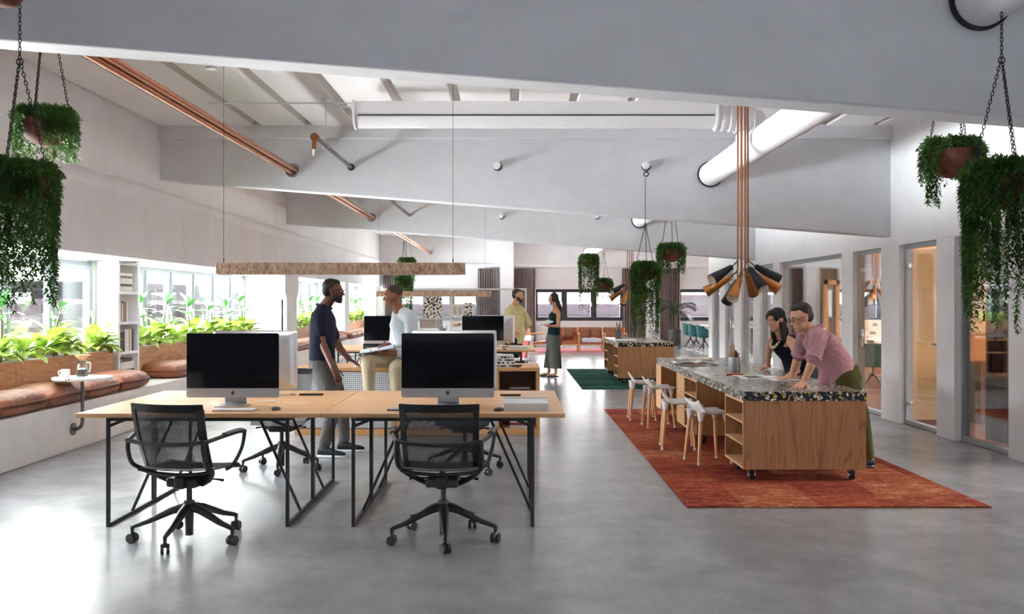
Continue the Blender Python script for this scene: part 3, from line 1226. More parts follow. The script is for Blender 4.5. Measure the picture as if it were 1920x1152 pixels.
kb0 = make_keyboard('white keyboard on the front left desk below the screen')
kb0.location = (-1.86, 6.32, .74)
ms0 = make_mouse('black mouse on the front left desk beside the white keyboard')
ms0.location = (-1.60, 6.36, .74)
dup(ms0, (-.095, 6.33, .74), -.3, 'black mouse on the front right desk beside the white book')
kb1 = dup(kb0, (-.43, 6.30, .74), 0, 'white keyboard on the front right desk behind the chair back')
t = thing('tablet', 'black tablet lying on the front right desk, left of the chair back', 'tablet', (-.77, 6.36, .74), -.03)
MB().prism(rrect(.15, .11, .01), 'z', 0, .007).build('body', m['blackp'], t, smooth=0)
MB().prism(rrect(.135, .095, .004), 'z', .007, .0078).build('screen', m['screen'], t, smooth=0)
t = thing('pen_case', 'long black pen case on the rear left desk near the desk joint', 'pen case', (-1.57, 7.34, .74), .02)
MB().prism(rrect(.19, .028, .012), 'z', 0, .016).build('body', m['black'], t, smooth=0, bevel=.004)
t = thing('brush', 'brown wooden brush beside the black pen case on the desk', 'brush', (-1.76, 7.34, .74), .05)
MB().tube([(-.1, 0, .008), (0, 0, .01), (.03, 0, .01)], [.004, .007, .008], 8).build('handle', m['paper'], t)
MB().tube([(.03, 0, .01), (.07, 0, .008)], [.009, .004], 8).build('bristles', m['oak'], t)
t = thing('pen_case', 'long black pen case behind the front right screen', 'pen case', (-.02, 7.3, .74), 0)
MB().prism(rrect(.16, .028, .012), 'z', 0, .016).build('body', m['black'], t, smooth=0, bevel=.004)
t = thing('stylus', 'slim white stylus lying behind the foot of the front left computer', 'pen', (-1.79, 6.83, .74), .1)
MB().tube([(-.07, 0, .006), (.05, 0, .006), (.08, 0, .004)], [.005, .005, .001], 8).build('barrel', m['paper'], t)
book('thick pale grey book on the front right desk', (.30, .30, .048), (206, 210, 214), (.085, 6.46, .74), .03, group='books on the right desk')
book('grey covered picture book behind the thick pale book on the desk', (.30, .24, .03), (150, 152, 154), (.085, 6.80, .74), -.02, group='books on the right desk')
b2 = book('thin pale grey book on the far cluster desk', (.30, .28, .04), (196, 198, 202), (.07, 6.5 + D2, .74), .02)
dup(ms0, (-.13, 6.3 + D2, .74), 0, 'black mouse on the far cluster desk beside the thin book')
t = thing('pen_case', 'black pen case on the far cluster desk, left of the thin book', 'pen case', (-.1, 7.0 + D2, .74), 0)
MB().prism(rrect(.16, .03, .012), 'z', 0, .016).build('body', m['black'], t, smooth=0, bevel=.004)

ch = make_chair('black mesh task chair at the front left desk, turned slightly', 62)
ch.location = (-2.0, 5.83, 0)
ch.rotation_euler = (0, 0, math.radians(-13))
c2 = dup(ch, (-.43, 5.83, 0), math.radians(-2), 'black mesh task chair squarely at the front right desk')
c3 = make_chair('grey mesh task chair across the desks, below the back of the left computer', 20, 'meshg', 'black')
c3.location = (-2.03, 8.28, 0)
c3.rotation_euler = (0, 0, math.radians(186))
dup(c2, (-.42, 8.22, 0), math.radians(176), 'black mesh task chair across the desks, mostly hidden by the front right chair')
dup(c2, (-1.95, 5.83 + D2, 0), math.radians(4), 'dark task chair behind the notebook, at the far desk cluster')
dup(c2, (-.50, 5.83 + D2, 0), math.radians(4), 'dark task chair far back, peeping past the front right screen')
# white shell chair far back
t = thing('shell_chair', 'white framed chair with a pink seat pad, in front of the man in yellow', 'chair', (.03, 16.35, 0), math.radians(104))
MB().slab(lambda u, v: (V(((u - .5) * .44, -.22 - .10 * v + .08 * (2 * u - 1) ** 2, .46 + .42 * v)), V((0, 1, 0))), 8, 8, .02).build('backrest', m['white'], t, smooth=60)
MB().slab(lambda u, v: (V(((u - .5) * .46, -.22 + .44 * v, .46 + .02 * (2 * u - 1) ** 2)), V((0, 0, 1))), 8, 8, .02).build('seat', m['white'], t, smooth=60)
MB().slab(lambda u, v: (V(((u - .5) * .34, -.20 - .08 * v + .08 * (2 * u - 1) ** 2, .49 + .3 * v)), V((0, 1, 0))), 8, 8, .012).build('pad', flat('pink pad', (214, 120, 110), .9), t, smooth=60)
for sx_ in (-1, 1):
    for sy_ in (-1, 1):
        MB().tube([(sx_ * .15, sy_ * .15, .45), (sx_ * .21, sy_ * .21, 0)], [.014, .010], 8).build('leg', m['white'], t)

CY0 = 10.40
ca = make_cabinet('oak cabinet with a white perforated door, under the seated man', -2.41, -1.29, [(.04, 1.08, 'door')])
ca.location = (-2.41, CY0, 0)
cb = make_cabinet('oak cabinet with perforated door and open book shelves, right of the seated man', -1.285, .295, [(.04, 1.10, 'door'), (1.13, 1.54, 'open')])
cb.location = (-1.285, CY0, 0)
dup(ca, (-2.41, CY0 + D2, 0), 0, 'far low cabinet behind the second desk cluster, left unit')
dup(cb, (-1.285, CY0 + D2, 0), 0, 'far low oak cabinet behind the second desk cluster, right unit')
# books in and on the cabinets
for k, (x, y, z, s, c) in enumerate([(.06, 10.62, .48, (.26, .2, .018), (70, 66, 66)), (.08, 10.60, .498, (.22, .17, .014), (180, 178, 174)),
                                     (.07, 10.60, .065, (.22, .22, .03), (200, 198, 194)), (.07, 10.60, .095, (.20, .2, .03), (150, 60, 50)), (.07, 10.60, .125, (.21, .2, .03), (222, 220, 214))]):
    book(['grey picture book flat on the middle shelf of the cabinet', 'thin pale book on top of the grey picture book on the shelf', 'pale book at the bottom of the stack on the lowest cabinet shelf', 'red book in the middle of the stack on the lowest cabinet shelf', 'white book on top of the stack on the lowest cabinet shelf'][k], s, c, (x, y, z), R.uniform(-.1, .1), group='books in the open cabinet')
for k, (z, h, wd) in enumerate([(.74, .034, .30), (.774, .030, .29), (.804, .034, .28), (.838, .036, .27)]):
    t = book('%s white magazine with black print in the pile on the low cabinet' % ['bottom', 'second lowest', 'second highest', 'topmost'][k], (wd, .24, h), (232, 232, 228), (-.12 - k * .004, 10.62, z), R.uniform(-.05, .05), cat='magazine', name='magazine', group='magazine pile on the low cabinet')
    it = []
    x = -wd / 2 + .01
    while x < wd / 2 - .02:
        w_ = R.uniform(.008, .035) * (1.8 if k == 0 else 1)
        if R.random() < (.75 if k < 2 else .5):
            it.append((x, min(x + w_, wd / 2 - .006), h * R.uniform(.1, .3), h * R.uniform(.6, .92)))
        x += w_ + .006
    bars(t, wd, -.12, 0, it, m['black'])
    if k == 3:
        d = MB()
        for cz in (.012, .024):
            pts = [(.105 + .006 * math.sin(a), -.1206, cz + .006 * math.cos(a)) for a in [i * PI / 7 for i in range(8)]]
            d.tube(pts, .0016, 6)
        d.build('spine_print', m['black'], t)
t = thing('bowl', 'small dark bowl on the front edge of the low cabinet', 'bowl', (.05, 10.50, .74))
MB().lathe([(.02, 0), (.045, .012), (.058, .028), (.055, .028), (.04, .014), (.001, .006)], 24).build('bowl_body', m['steel'], t)
for k in range(3):
    book('%s pale book lying on the far low cabinet' % ['bottom', 'middle', 'topmost'][k], (.26, .2, .03), [(40, 40, 44), (226, 226, 224), (206, 208, 216)][k], (-.02, 18.7, .74 + .03 * k), R.uniform(-.2, .2), group='books on the far cabinet')
t = thing('phone', 'pale phone lying on the low cabinet by the standing man\'s hand', 'phone', (-1.74, 10.56, .74), .3)
MB().prism(rrect(.075, .15, .012), 'z', 0, .008).build('body', m['alu'], t, smooth=0)
MB().prism(rrect(.067, .14, .008), 'z', .008, .0085).build('screen', m['paper'], t, smooth=0)
XB, XP = -4.36, -4.87
o = MB().box(-5.028, XB, 0, YB - .11, 0.0, .458).build('bench', m['bench'], None, smooth=0, bevel=.008)
tag(o, 'long pale concrete bench running below the window wall', 'bench')
pl = [(7.0, 11.5, 'near planter box of brown plywood below the first windows, left of the bookcase'),
      (12.2, 18.07, 'planter box of brown plywood below the windows between bookcase and haunched column'),
      (18.98, 24.72, 'far planter box seen past the man in the dark polo shirt'),
      (25.43, 30.9, 'farthest planter box at the end of the window wall')]
for y0, y1, lb in pl:
    t = thing('planter', lb, 'planter', (XP, y0, .46), group='window planters')
    L = y1 - y0
    n = max(2, round(L / 1.18))
    for i in range(n):
        a = L - (i + 1) * L / n
        MB().box(-.018, 0, a + .004, a + L / n - .004, 0, .42).build('front_panel', m['plyx'], t, smooth=0, bevel=.002)
    MB().box(-.148, -.018, 0, L, 0, .418).build('box', m['ply'], t, smooth=0)
    MB().box(-.145, -.03, .02, L - .02, .40, .4185 + .0).build('soil', m['soil'], t, smooth=0)
# bookcase in the pier
BY0, BY1, BX = 11.53, 12.18, -4.82
t = thing('bookcase', 'narrow white bookcase built into the pier between the windows', 'bookcase', (BX, BY0, .458))
H = 1.965 - .458
MB().box(-.27, 0, 0, .05, 0, H).box(-.27, 0, .60, .65, 0, H).box(-.27, 0, .05, .60, H - .04, H).box(-.27, -.24, .05, .60, 0, H - .04).build('carcass', m['white'], t, smooth=0, bevel=.002)
SHZ = [.02, .375, .748, 1.125]
for z in SHZ:
    MB().box(-.24, -.002, .05, .60, z - .02, z + .012).build('shelf', m['white'], t, smooth=0)


def shelfbook(label, y, z, size, col, group, stand=True):
    w, d, h = size
    o = book(label, size, col, (BX - .13, y, z), PI / 2, group=group, up=1 if stand else None)
    return o


zt = .458 + SHZ[3] + .012
z = zt
for k, (h, c) in enumerate([(.03, (200, 196, 190)), (.036, (226, 224, 220)), (.03, (52, 46, 44)), (.034, (216, 210, 206)), (.036, (222, 216, 214)), (.03, (104, 82, 58)), (.034, (232, 230, 228))]):
    book('%s in the lying pile on the top bookcase shelf' % ['lowest book, grey', 'second book from below, cream', 'dark book, third from below', 'fourth book from below, pale', 'fifth book from below, pale', 'brown book, second from the top', 'uppermost white book'][k], (.38 - .02 * (k % 3), .2, h), c, (BX - .12, BY0 + .29, z), PI / 2, group='books on the top bookcase shelf')
    z += h
names3 = 'upright book %s on the second bookcase shelf'
y = BY0 + .12
for k, (w, h, c) in enumerate([(.05, .25, (226, 222, 218)), (.03, .24, (120, 92, 80)), (.04, .235, (216, 206, 196)), (.035, .25, (92, 78, 70)), (.03, .24, (190, 160, 112)), (.03, .245, (66, 56, 52)), (.045, .25, (228, 224, 220))]):
    shelfbook(names3 % ['first from the left, white', 'second from the left, brown', 'third from the left, cream', 'fourth from the left, dark brown', 'fifth from the left, ochre', 'sixth from the left, near black', 'seventh from the left, white'][k], y + w / 2, .458 + SHZ[2] + .012, (w - .003, .18, h), c, 'books on the second bookcase shelf')
    y += w
y = BY0 + .075
for k, (w, h, c) in enumerate([(.2, .24, (48, 50, 56)), (.055, .285, (214, 204, 198)), (.04, .275, (228, 222, 218)), (.045, .28, (206, 190, 182)), (.03, .27, (172, 152, 122)), (.04, .275, (222, 214, 208)), (.05, .27, (38, 36, 38))]):
    shelfbook('%s on the third bookcase shelf' % ['wide black box file', 'tall cream book right of the black box file', 'white book, second right of the black box file', 'pinkish book, third right of the box file', 'thin ochre book, fourth right of the box file', 'pale book beside the black one', 'slim black book at the right end'][k], y + w / 2, .458 + SHZ[1] + .012, (w - .003, .19, h), c, 'books on the third bookcase shelf')
    y += w
z = .458 + SHZ[0] + .012
for k, (h, c) in enumerate([(.045, (214, 208, 202)), (.04, (226, 222, 218)), (.05, (60, 52, 50)), (.045, (220, 214, 208)), (.05, (206, 196, 188)), (.04, (52, 48, 48))]):
    book('%s in the lying pile on the lowest bookcase shelf' % ['bottom pale book', 'second book from below, white', 'dark book, third from below', 'fourth book from below, cream', 'fifth book from below, beige', 'uppermost dark book'][k], (.42 - .03 * (k % 2) - (.1 if k > 4 else 0), .2, h), c, (BX - .115, BY0 + .31, z), PI / 2, group='books on the lowest bookcase shelf')
    z += h


def make_cushion(label, seed, L=.845, D=.53, H=.215):
    rr = random.Random(seed)
    t = MB()
    nu, nv = 36, 18
    ph = [rr.uniform(0, 6) for _ in range(6)]
    for side in (1, -1):
        def fn(u, v):
            x, y = 2 * u - 1, 2 * v - 1
            x, y = math.sin(x * PI / 2), math.sin(y * PI / 2)
            kx, ky = max(0, 1 - abs(x) ** 4.5) ** .5, max(0, 1 - abs(y) ** 6) ** .5
            px = x * .5 * D * (1 - .08 * abs(y) ** 5)
            py = y * .5 * L * (1 - .04 * abs(x) ** 5)
            h = kx * ky
            e = (1 - h) * h * 4
            wr = .006 * e * math.sin(py * 60 + ph[0] + 2.5 * math.sin(px * 11 + ph[1])) + .004 * e * math.sin(py * 31 + ph[4]) + .005 * math.sin(px * 13 + ph[2]) * math.sin(py * 9 + ph[3])
            dome = .82 + .18 * (1 - x * x) * (1 - y * y)
            z = H * .48 + (h * (H * .52 * dome + wr) if side > 0 else -h ** .5 * H * .48)
            return V((px, py, z))
        def flip(u, v):
            return fn(u, v)
        t.grid(fn, 26, 44)
    bm_ = t
    o = bm_.build('cushion', m['leather'], None, smooth=70)
    tag(o, label, 'cushion', 'leather bench cushions')
    mod = o.modifiers.new('w', 'WELD')
    mod.merge_threshold = .002
    return o


cs = [make_cushion('x', s) for s in (1, 2, 3)]
spots = [(7.62, 0, 'brown leather bench cushion at the left picture edge'), (8.45, 0, 'brown leather cushion left of the round side table, second along the bench'), (9.27, 0, 'brown leather cushion just behind the pole of the round side table'),
         (10.09, 0, 'brown leather cushion between the side table and the bookcase'), (10.93, 0, 'brown leather cushion directly before the bookcase'), (12.78, -.05, 'single brown leather cushion right of the bookcase, apart from the row'),
         (13.72, -.03, 'brown leather cushion half hidden by the front left screen')]
y = 14.6
k = 0
while y < 17.8:
    spots.append((y, 0, 'brown leather cushion hidden behind the front left screen, %s one' % ORD[k]))
    y += .83
    k += 1
y, k = 19.35, 0
while y < 30.3:
    if not 24.4 < y < 25.7:
        spots.append((y, 0, 'brown leather cushion of the far bench row, %s one past the haunched column' % ORD[k]))
        k += 1
    y += .83
for i, (y, dx, lb) in enumerate(spots):
    o = cs[i] if i < 3 else dup(cs[i % 3])
    o.location = (-4.605 + dx, y, .458)
    o.rotation_euler = (0, 0, R.uniform(-.03, .03) + (PI if i % 2 else 0))
    o['label'] = lb
# clip-on round table
t = thing('side_table', 'small round white speckled table on a black pole fixed to the bench', 'side table', (-4.265, 9.35, 0))
MB().lathe([(.27, .70), (.28, .703), (.28, .722), (.277, .725)], 48).build('table_top', m['terrw'], t, smooth=30)
MB().tube(arc3([(0, 0, .70), (0, 0, .5), (0, 0, .30), (-.012, 0, .24), (-.045, 0, .21), (-.095, 0, .207)], 5), .017, 12).build('pole', m['steel'], t, smooth=60)
MB().cyl((-.083, 0, .207), (-.095, 0, .207), .062, n=32).build('flange', m['steel'], t, smooth=40)
ZT = .7255


def make_mug(label, loc, rz):
    t = thing('mug', label, 'mug', loc, rz, 'white mugs')
    b = MB()
    prof = [(.03, .0), (.041, .008), (.044, .04), (.043, .07), (.036, .082), (.032, .082), (.039, .068), (.04, .04), (.036, .012), (.001, .008)]
    b.lathe(prof, 28)
    b.build('cup', m['cup'], t, smooth=60)
    MB().tube(arc3([(.04, 0, .066), (.062, 0, .066), (.07, 0, .045), (.058, 0, .022), (.041, 0, .022)], 4), .006, 8).build('handle', m['cup'], t, smooth=60)
    return t


make_mug('white mug at the left of the round table', (-4.39, 9.26, ZT), PI)
make_mug('white mug half hidden behind the coffee carafe', (-4.30, 9.45, ZT), PI * .9)
t = thing('coffee_carafe', 'glass pour-over carafe half full of coffee on the round table', 'carafe', (-4.245, 9.30, ZT))
gl = see('carafe glass', (.94, .95, .95), .3)
MB().lathe([(.052, .0), (.058, .01), (.056, .06), (.045, .12), (.038, .15), (.042, .165), (.040, .165), (.036, .15), (.043, .12), (.054, .06), (.055, .012), (.001, .006)], 28).build('jug', gl, t, smooth=60)
MB().lathe([(.001, .008), (.052, .012), (.0515, .06), (.047, .075), (.001, .075)], 28).build('coffee', m['coffee'], t, smooth=60)
MB().tube(arc3([(.04, 0, .145), (.075, 0, .145), (.082, 0, .12), (.075, 0, .06), (.056, 0, .05)], 4), .007, 8).build('handle', m['cup'], t, smooth=60)
MB().lathe([(.022, .165), (.066, .215), (.066, .221), (.060, .218), (.02, .170)], 28).build('dripper', flat('amber dripper', (236, 178, 120), .25), t, smooth=60)
MB().lathe([(.018, .172), (.056, .222), (.052, .222), (.014, .175)], 28).build('filter', m['paper'], t, smooth=60)
def rug(name, label, x0, x1, y0, y1, mat):
    o = MB().box(x0, x1, y0, y1, .0005, .012).build(name, mat, None, smooth=0, bevel=.004)
    return tag(o, label, 'rug')


rug('rug', 'orange and red patchwork rug under the nearer island', 1.24, 3.41, 6.72, 12.82, m['rugo'])
rug('rug', 'dark green rug under the farther island', 1.16, 3.4, 15.85, 20.5, m['rugg'])
rug('rug', 'pink patterned rug before the leather armchairs', .5, 3.4, 26.85, 29.6, m['rugp'])
GR = .012


def island(label, y0, L, pods, recess=.42):
    """open shelves face -x; local origin at the near left corner"""
    t = thing('island_table', label, 'table', (1.865, y0, GR), group='wheeled islands')
    Wd, ZT, ZB = 1.0, .728, .098
    MB().box(0, Wd, 0, L, ZT - .076, ZT).build('countertop', m['terr'], t, smooth=0, bevel=.002)
    zt = ZT - .077
    e = .018
    prev = None
    for (a, c, kind) in pods:
        MB().box(.002, Wd - .002, a, a + e, ZB, zt).build('end_panel', m['ply'], t, smooth=0)
        MB().box(.002, Wd - .002, c - e, c, ZB, zt).build('end_panel', m['ply'], t, smooth=0)
        MB().box(.002, Wd - .002, a + e, c - e, ZB, ZB + e).build('base_panel', m['edge'], t, smooth=0)
        MB().box(.002, .45, a + e, c - e, zt - e, zt).build('head_panel', m['edge'], t, smooth=0)
        MB().box(.40, .42, a + e, c - e, ZB + e, zt - e).build('back_panel', m['ply'], t, smooth=0)
        o1, o2 = a + e, c - e
        if kind == 'half':
            mid = c - .5
            o2 = mid
            MB().box(.002, .4, mid, mid + e, ZB + e, zt - e).build('divider', m['ply'], t, smooth=0)
            o1, o2 = a + e, mid
            for z0, z1 in ((ZB + .02, .28), (.284, .46), (.464, zt - .004)):
                d = MB().box(-.0, .02, mid + e + .003, c - .003, z0, z1).build('drawer', m['edge'], t, smooth=0, bevel=.002)
            if True:
                o1, o2 = a + e, mid
        if kind == 'door':
            MB().box(0, .02, a + .004, c - .004, ZB + .004, zt - .01).build('door', m['edge'], t, smooth=0, bevel=.002)
        else:
            for z in (.285, .465):
                MB().box(.004, .40, o1, o2, z, z + .014).build('shelf', m['edge'], t, smooth=0)
            MB().box(0, .006, a, a + e, ZB, zt).box(0, .006, c - e, c, ZB, zt).build('edge_strip', m['edge'], t, smooth=0)
        if prev is not None:
            MB().box(recess, Wd - .02, prev, a, ZB + .02, zt).build('knee_panel', m['ply'], t, smooth=0)
        prev = c
        for x in (.09, Wd - .09):
            for y in (a + .09, c - .09):
                b = MB()
                b.cyl((x - .015, y, .038), (x + .015, y, .038), .038, n=24)
                cs_ = b.build('caster', m['rubber'], t, smooth=40)
                b = MB()
                b.cyl((x - .021, y, .038), (x + .021, y, .038), .016, n=16)
                for s in (-1, 1):
                    b.bar((x + s * .020, y, .03), (x + s * .020, y + .02, .09), .004, .03, up=(1, 0, 0))
                b.box(x - .035, x + .035, y - .02, y + .05, .09, .098)
                b.build('fork', m['chrome'], cs_, smooth=40)
    return t


island('long island with dark terrazzo top where two people lean, nearer one', 7.65, 4.65, [(0, .66, 'open'), (1.95, 3.13, 'half'), (4.25, 4.65, 'door')])
island('shorter terrazzo topped island on the green rug, farther one', 16.8, 2.5, [(0, .66, 'open'), (1.85, 2.5, 'open')])


def make_stool(label):
    t = thing('stool', label, 'stool', group='white saddle stools')

    def top(u, v):
        x, y = 2 * u - 1, 2 * v - 1
        # rounded square with four drawn-out corners; one pair of corners lifts to a wing
        c = (abs(x) * abs(y)) ** 1.6
        r = 1 - .10 * (1 - c) * (abs(x) ** 4 + abs(y) ** 4) * .9
        px, py = x * .165 * r, y * .165 * r
        z = .475 + .012 * (y * y) - .010 * math.cos(x * PI / 2) + .060 * max(0, -x - .40) ** 1.3 * (1.2 + .4 * y * y) / .46 - .012 * max(0, x - .5)
        return V((px, py, z))
    MB().slab(lambda u, v: (top(u, v), V((0, 0, 1))), 18, 18, .03).build('seat', m['stool'], t, smooth=70, subd=1)
    for sx_ in (-1, 1):
        for sy_ in (-1, 1):
            a = V((sx_ * .118, sy_ * .118, .468))
            b_ = V((sx_ * .158, sy_ * .158, .012))
            MB().tube([a, a.lerp(b_, .13), a.lerp(b_, .18)], [.040, .026, .021], 14).build('leg_socket', m['stool'], t, smooth=60)
            lg = MB().tube([a.lerp(b_, .12), a.lerp(b_, .5), b_], [.018, .0175, .013], 12).build('leg', m['beech'], t, smooth=60)
            MB().tube([b_ + V((0, 0, .014)), V((b_.x, b_.y, 0))], [.0142, .0138], 12).build('foot_cap', m['stool'], lg, smooth=60)
    return t


st = make_stool('white stool with beech legs nearest the viewer, at the island corner')
for i, (x, y, r, lb) in enumerate([(1.775, 8.60, .22, None), (1.64, 9.42, -.1, 'white stool with beech legs, second from the island\'s near end'), (1.70, 11.05, .08, 'white stool with beech legs, third from the island\'s near end'), (1.60, 11.72, -.05, 'white stool with beech legs, farthest from the viewer')]):
    o = st if i == 0 else dup(st, label=lb)
    o.location = (x, y, GR)
    o.rotation_euler = (0, 0, r)
ZI = GR + .728
# things on the islands
t = thing('utensil_holder', 'shiny metal pot of brushes and tools standing on the island', 'pot', (2.315, 9.88, ZI))
MB().lathe([(.062, 0), (.064, .004), (.064, .15), (.061, .15), (.06, .01), (.001, .006)], 36).build('pot', m['alu'], t, smooth=40)
for k, (x, y, mt, top, r) in enumerate([(-.03, 0, 'oak', .26, .009), (-.012, .02, 'paper', .25, .012), (.01, -.02, 'walnut', .22, .010), (.03, .01, 'black', .20, .008), (.04, -.01, 'tan', .19, .007), (-.04, .02, 'beech', .24, .007)]):
    o = MB().tube([(x * .5, y * .5, .012), (x, y, .15), (x * 1.2, y * 1.2, top)], [r * .7, r, r], 8).build('brush', m[mt], None)
    o.location = (2.315, 9.88, ZI)
    tag(o, '%s in the metal pot on the island' % ['oak brush handle, tallest', 'white wrapped brush', 'dark brown tool handle', 'black marker', 'tan pencil at the right', 'slim beech stick at the left'][k], 'brush', 'tools in the metal pot')
o = MB().tube(arc3([(-.04, 0, .012), (-.045, 0, .18), (-.04, 0, .26), (-.01, 0, .28), (.0, 0, .25), (.0, 0, .1)], 4), .006, 8).build('bent_tool', m['beech'], None)
o.location = (2.315, 9.88, ZI)
tag(o, 'loop of bent beech wood rising from the metal pot', 'tool')


def openbook(label, loc, rz, w=.26, d=.34):
    t = thing('open_book', label, 'magazine', loc, rz)
    for s in (-1, 1):
        MB().slab(lambda u, v: (V((s * u * w, (v - .5) * d, .012 + .030 * math.sin(PI * min(1, u * 1.15)) * (1 - .5 * u))), V((0, 0, 1))), 10, 2, .01).build('page_block', m['paper'], t, smooth=60)
        b = MB()
        for k in range(7):
            b.slab(lambda u, v: (V((s * (.25 + u * .6) * w, (k / 7 - .42 + v * .06) * d, .0135 + .030 * math.sin(PI * min(1, (.25 + u * .6) * 1.15)) * (1 - .5 * (.25 + u * .6)))), V((0, 0, 1))), 6, 1, .001)
        b.build('print', m['steel'], t, smooth=60)
    return t


book('bottom thick book of the pile at the island\'s far end', (.32, .26, .03), (222, 214, 204), (2.24, 11.6, ZI), .1, group='books on the island')
book('pink covered magazine under the open book on the island', (.30, .24, .014), (226, 190, 184), (2.09, 10.98, ZI), -.15, cat='magazine', name='magazine', group='books on the island')
openbook('open magazine with print, fanned out at the island\'s far end', (2.12, 11.0, ZI + .014), -.1)
book('plain board laid on the far end of the island', (.4, .28, .02), (214, 190, 160), (2.3, 12.0, ZI), .0)
t = thing('notebook', 'open white notebook with a dark page beside the leaning man\'s hand', 'notebook', (2.36, 9.02, ZI), .1)
MB().prism(rrect(.34, .24, .01), 'z', 0, .012).build('page_block', m['paper'], t, smooth=0)
MB().prism(rrect(.15, .22, .006, cx=-.08), 'z', .012, .0128).build('photo', m['black'], t, smooth=0)
book('white sheet pad beside the open notebook on the island', (.24, .2, .008), (232, 232, 230), (2.52, 8.78, ZI), .2)
t = thing('marker', 'long orange marker with a green cap on the island', 'marker', (2.235, 9.37, ZI), .05)
MB().tube([(-.12, 0, .009), (.03, 0, .009)], .008, 8).build('barrel', flat('orange barrel', (200, 70, 30), .4), t)
MB().tube([(.03, 0, .009), (.045, 0, .009)], .0085, 8).build('ring', m['black'], t)
MB().tube([(.045, 0, .009), (.11, 0, .009)], [.008, .006], 8).build('cap', flat('green cap', (186, 190, 70), .4), t)
book('sheet of printed paper under the orange marker', (.3, .22, .004), (226, 226, 224), (2.33, 9.25, ZI), .1, cat='paper', name='paper')
# far island
t = thing('pen_pot', 'pot of pens on the far end of the shorter island', 'pot', (2.08, 18.6, ZI))
MB().lathe([(.07, 0), (.075, .17), (.07, .17), (.066, .01), (.001, .008)], 20).build('pot', m['potgrey'], t, smooth=40)
for k in range(5):
    MB().tube([(.02 * math.cos(k * 1.3), .02 * math.sin(k * 1.3), .02), (.05 * math.cos(k * 1.3), .05 * math.sin(k * 1.3), .27 + .02 * k)], .008, 6).build('pen', m[['oak', 'black', 'beech', 'steel', 'tan'][k]], t)
book('white sheet lying on the shorter island', (.5, .6, .004), (240, 240, 240), (2.1, 18.0, ZI), 0, cat='paper', name='paper')
# copper pipe run along the roof, through the beams
def pipe_seg(y0, y1, label, x=-2.72, z=3.10):
    t = thing('copper_pipe_bundle', label, 'pipes', (x, y0, z), group='copper pipe run')
    for dx, dz in ((-.05, -.012), (0, .018), (.05, -.012), (.0, -.045)):
        MB().cyl((dx, 0, dz), (dx, y1 - y0, dz), .026, n=14).build('pipe', m['copper'], t, smooth=60)
    return t


def ring(x, y, z, r, mat, label, w=.012, name='pipe_collar', cat='collar', tw=.03):
    b = MB()
    rr = [(r, 0), (r + w, 0), (r + w, tw), (r, tw)]
    mt = Matrix.Translation((x, y, z)) @ Matrix.Rotation(PI / 2, 4, 'X')
    b.lathe([(r, -.0), (r + w, -.0), (r + w, tw), (r, tw), (r, 0)], 32, mat=mt, caps=False)
    o = b.build(name, mat, None, smooth=40)
    return tag(o, label, cat)


pipe_seg(-1, 11.65, 'bundle of copper pipes under the roof, from the viewer to the middle beam')
pipe_seg(11.88, 18.15, 'middle stretch of copper pipes between the two farther beams')
pipe_seg(18.38, YB, 'farthest stretch of copper pipes, up to the end wall')
for y, w_ in ((11.65, 'middle'), (18.15, 'far')):
    ring(-2.72, y, 3.09, .088, m['duct'], 'white collar where the copper pipes enter the %s beam' % w_)
t = thing('steel_pipe', 'short grey pipe with an open brass end, hung before the middle beam', 'pipe', (-2.0, 9.53, 3.13))
MB().cyl((0, 0, 0), (0, 2.12, 0), .026, n=14).build('pipe', m['steel'], t, smooth=60)
MB().cyl((0, -.03, .0), (0, .05, 0), .042, n=16).cyl((0, 0, 0), (-.01, 0, -.12), .03, .018, n=12).build('elbow', m['rod'], t, smooth=60)
MB().cyl((-.01, 0, -.12), (-.012, 0, -.18), .012, n=10).build('nozzle', m['duct'], t, smooth=60)
MB().cyl((0, .55, .02), (0, .55, .47), .006, n=8).cyl((0, .55, .45), (0, .55, .5), .05, .05, n=12).tube([(.035 * math.cos(a), .55, .035 * math.sin(a)) for a in [2 * PI * i / 16 for i in range(16)]], .005, 6, close=True).build('hanger', m['alu'], t, smooth=60)
t = thing('steel_pipe', 'grey pipe between the two farther beams, beside the copper run', 'pipe', (-2.0, 11.88, 3.13))
MB().cyl((0, 0, 0), (0, 6.27, 0), .026, n=14).build('pipe', m['steel'], t, smooth=60)
ring(-2.0, 11.65, 3.13, .03, m['rubber'], 'dark collar where the short grey pipe meets the middle beam', .012)
# round main duct along the roof
for (a, c, lb) in ((0.5, 4.93, 'grey white round duct at the top right corner, before the nearest beam'), (5.16, 11.65, 'big white round duct slanting down to the middle beam, joined by the cloth duct'), (11.88, 18.15, 'white round duct behind the middle beam'), (18.38, YB, 'farthest stretch of white round duct by the end wall')):
    b = MB()
    pts, rs = [], []
    n = int((c - a) / .12)
    for i in range(n + 1):
        pts.append((2.43, a + (c - a) * i / n, 3.04))
        rs.append(.142 + (.003 if i % 6 == 0 else 0) + .0012 * math.sin(i * 1.7))
    o = b.tube(pts, rs, 32).build('round_duct', m['duct'], None, smooth=60)
    tag(o, lb, 'duct', 'round duct run')
for y, w_ in ((4.93, 'nearest'), (11.65, 'middle'), (18.15, 'far')):
    ring(2.43, y - .012, 3.04, .144, m['rubber'], 'black ring where the round duct enters the %s beam' % w_, .016, 'duct_gasket', 'gasket')
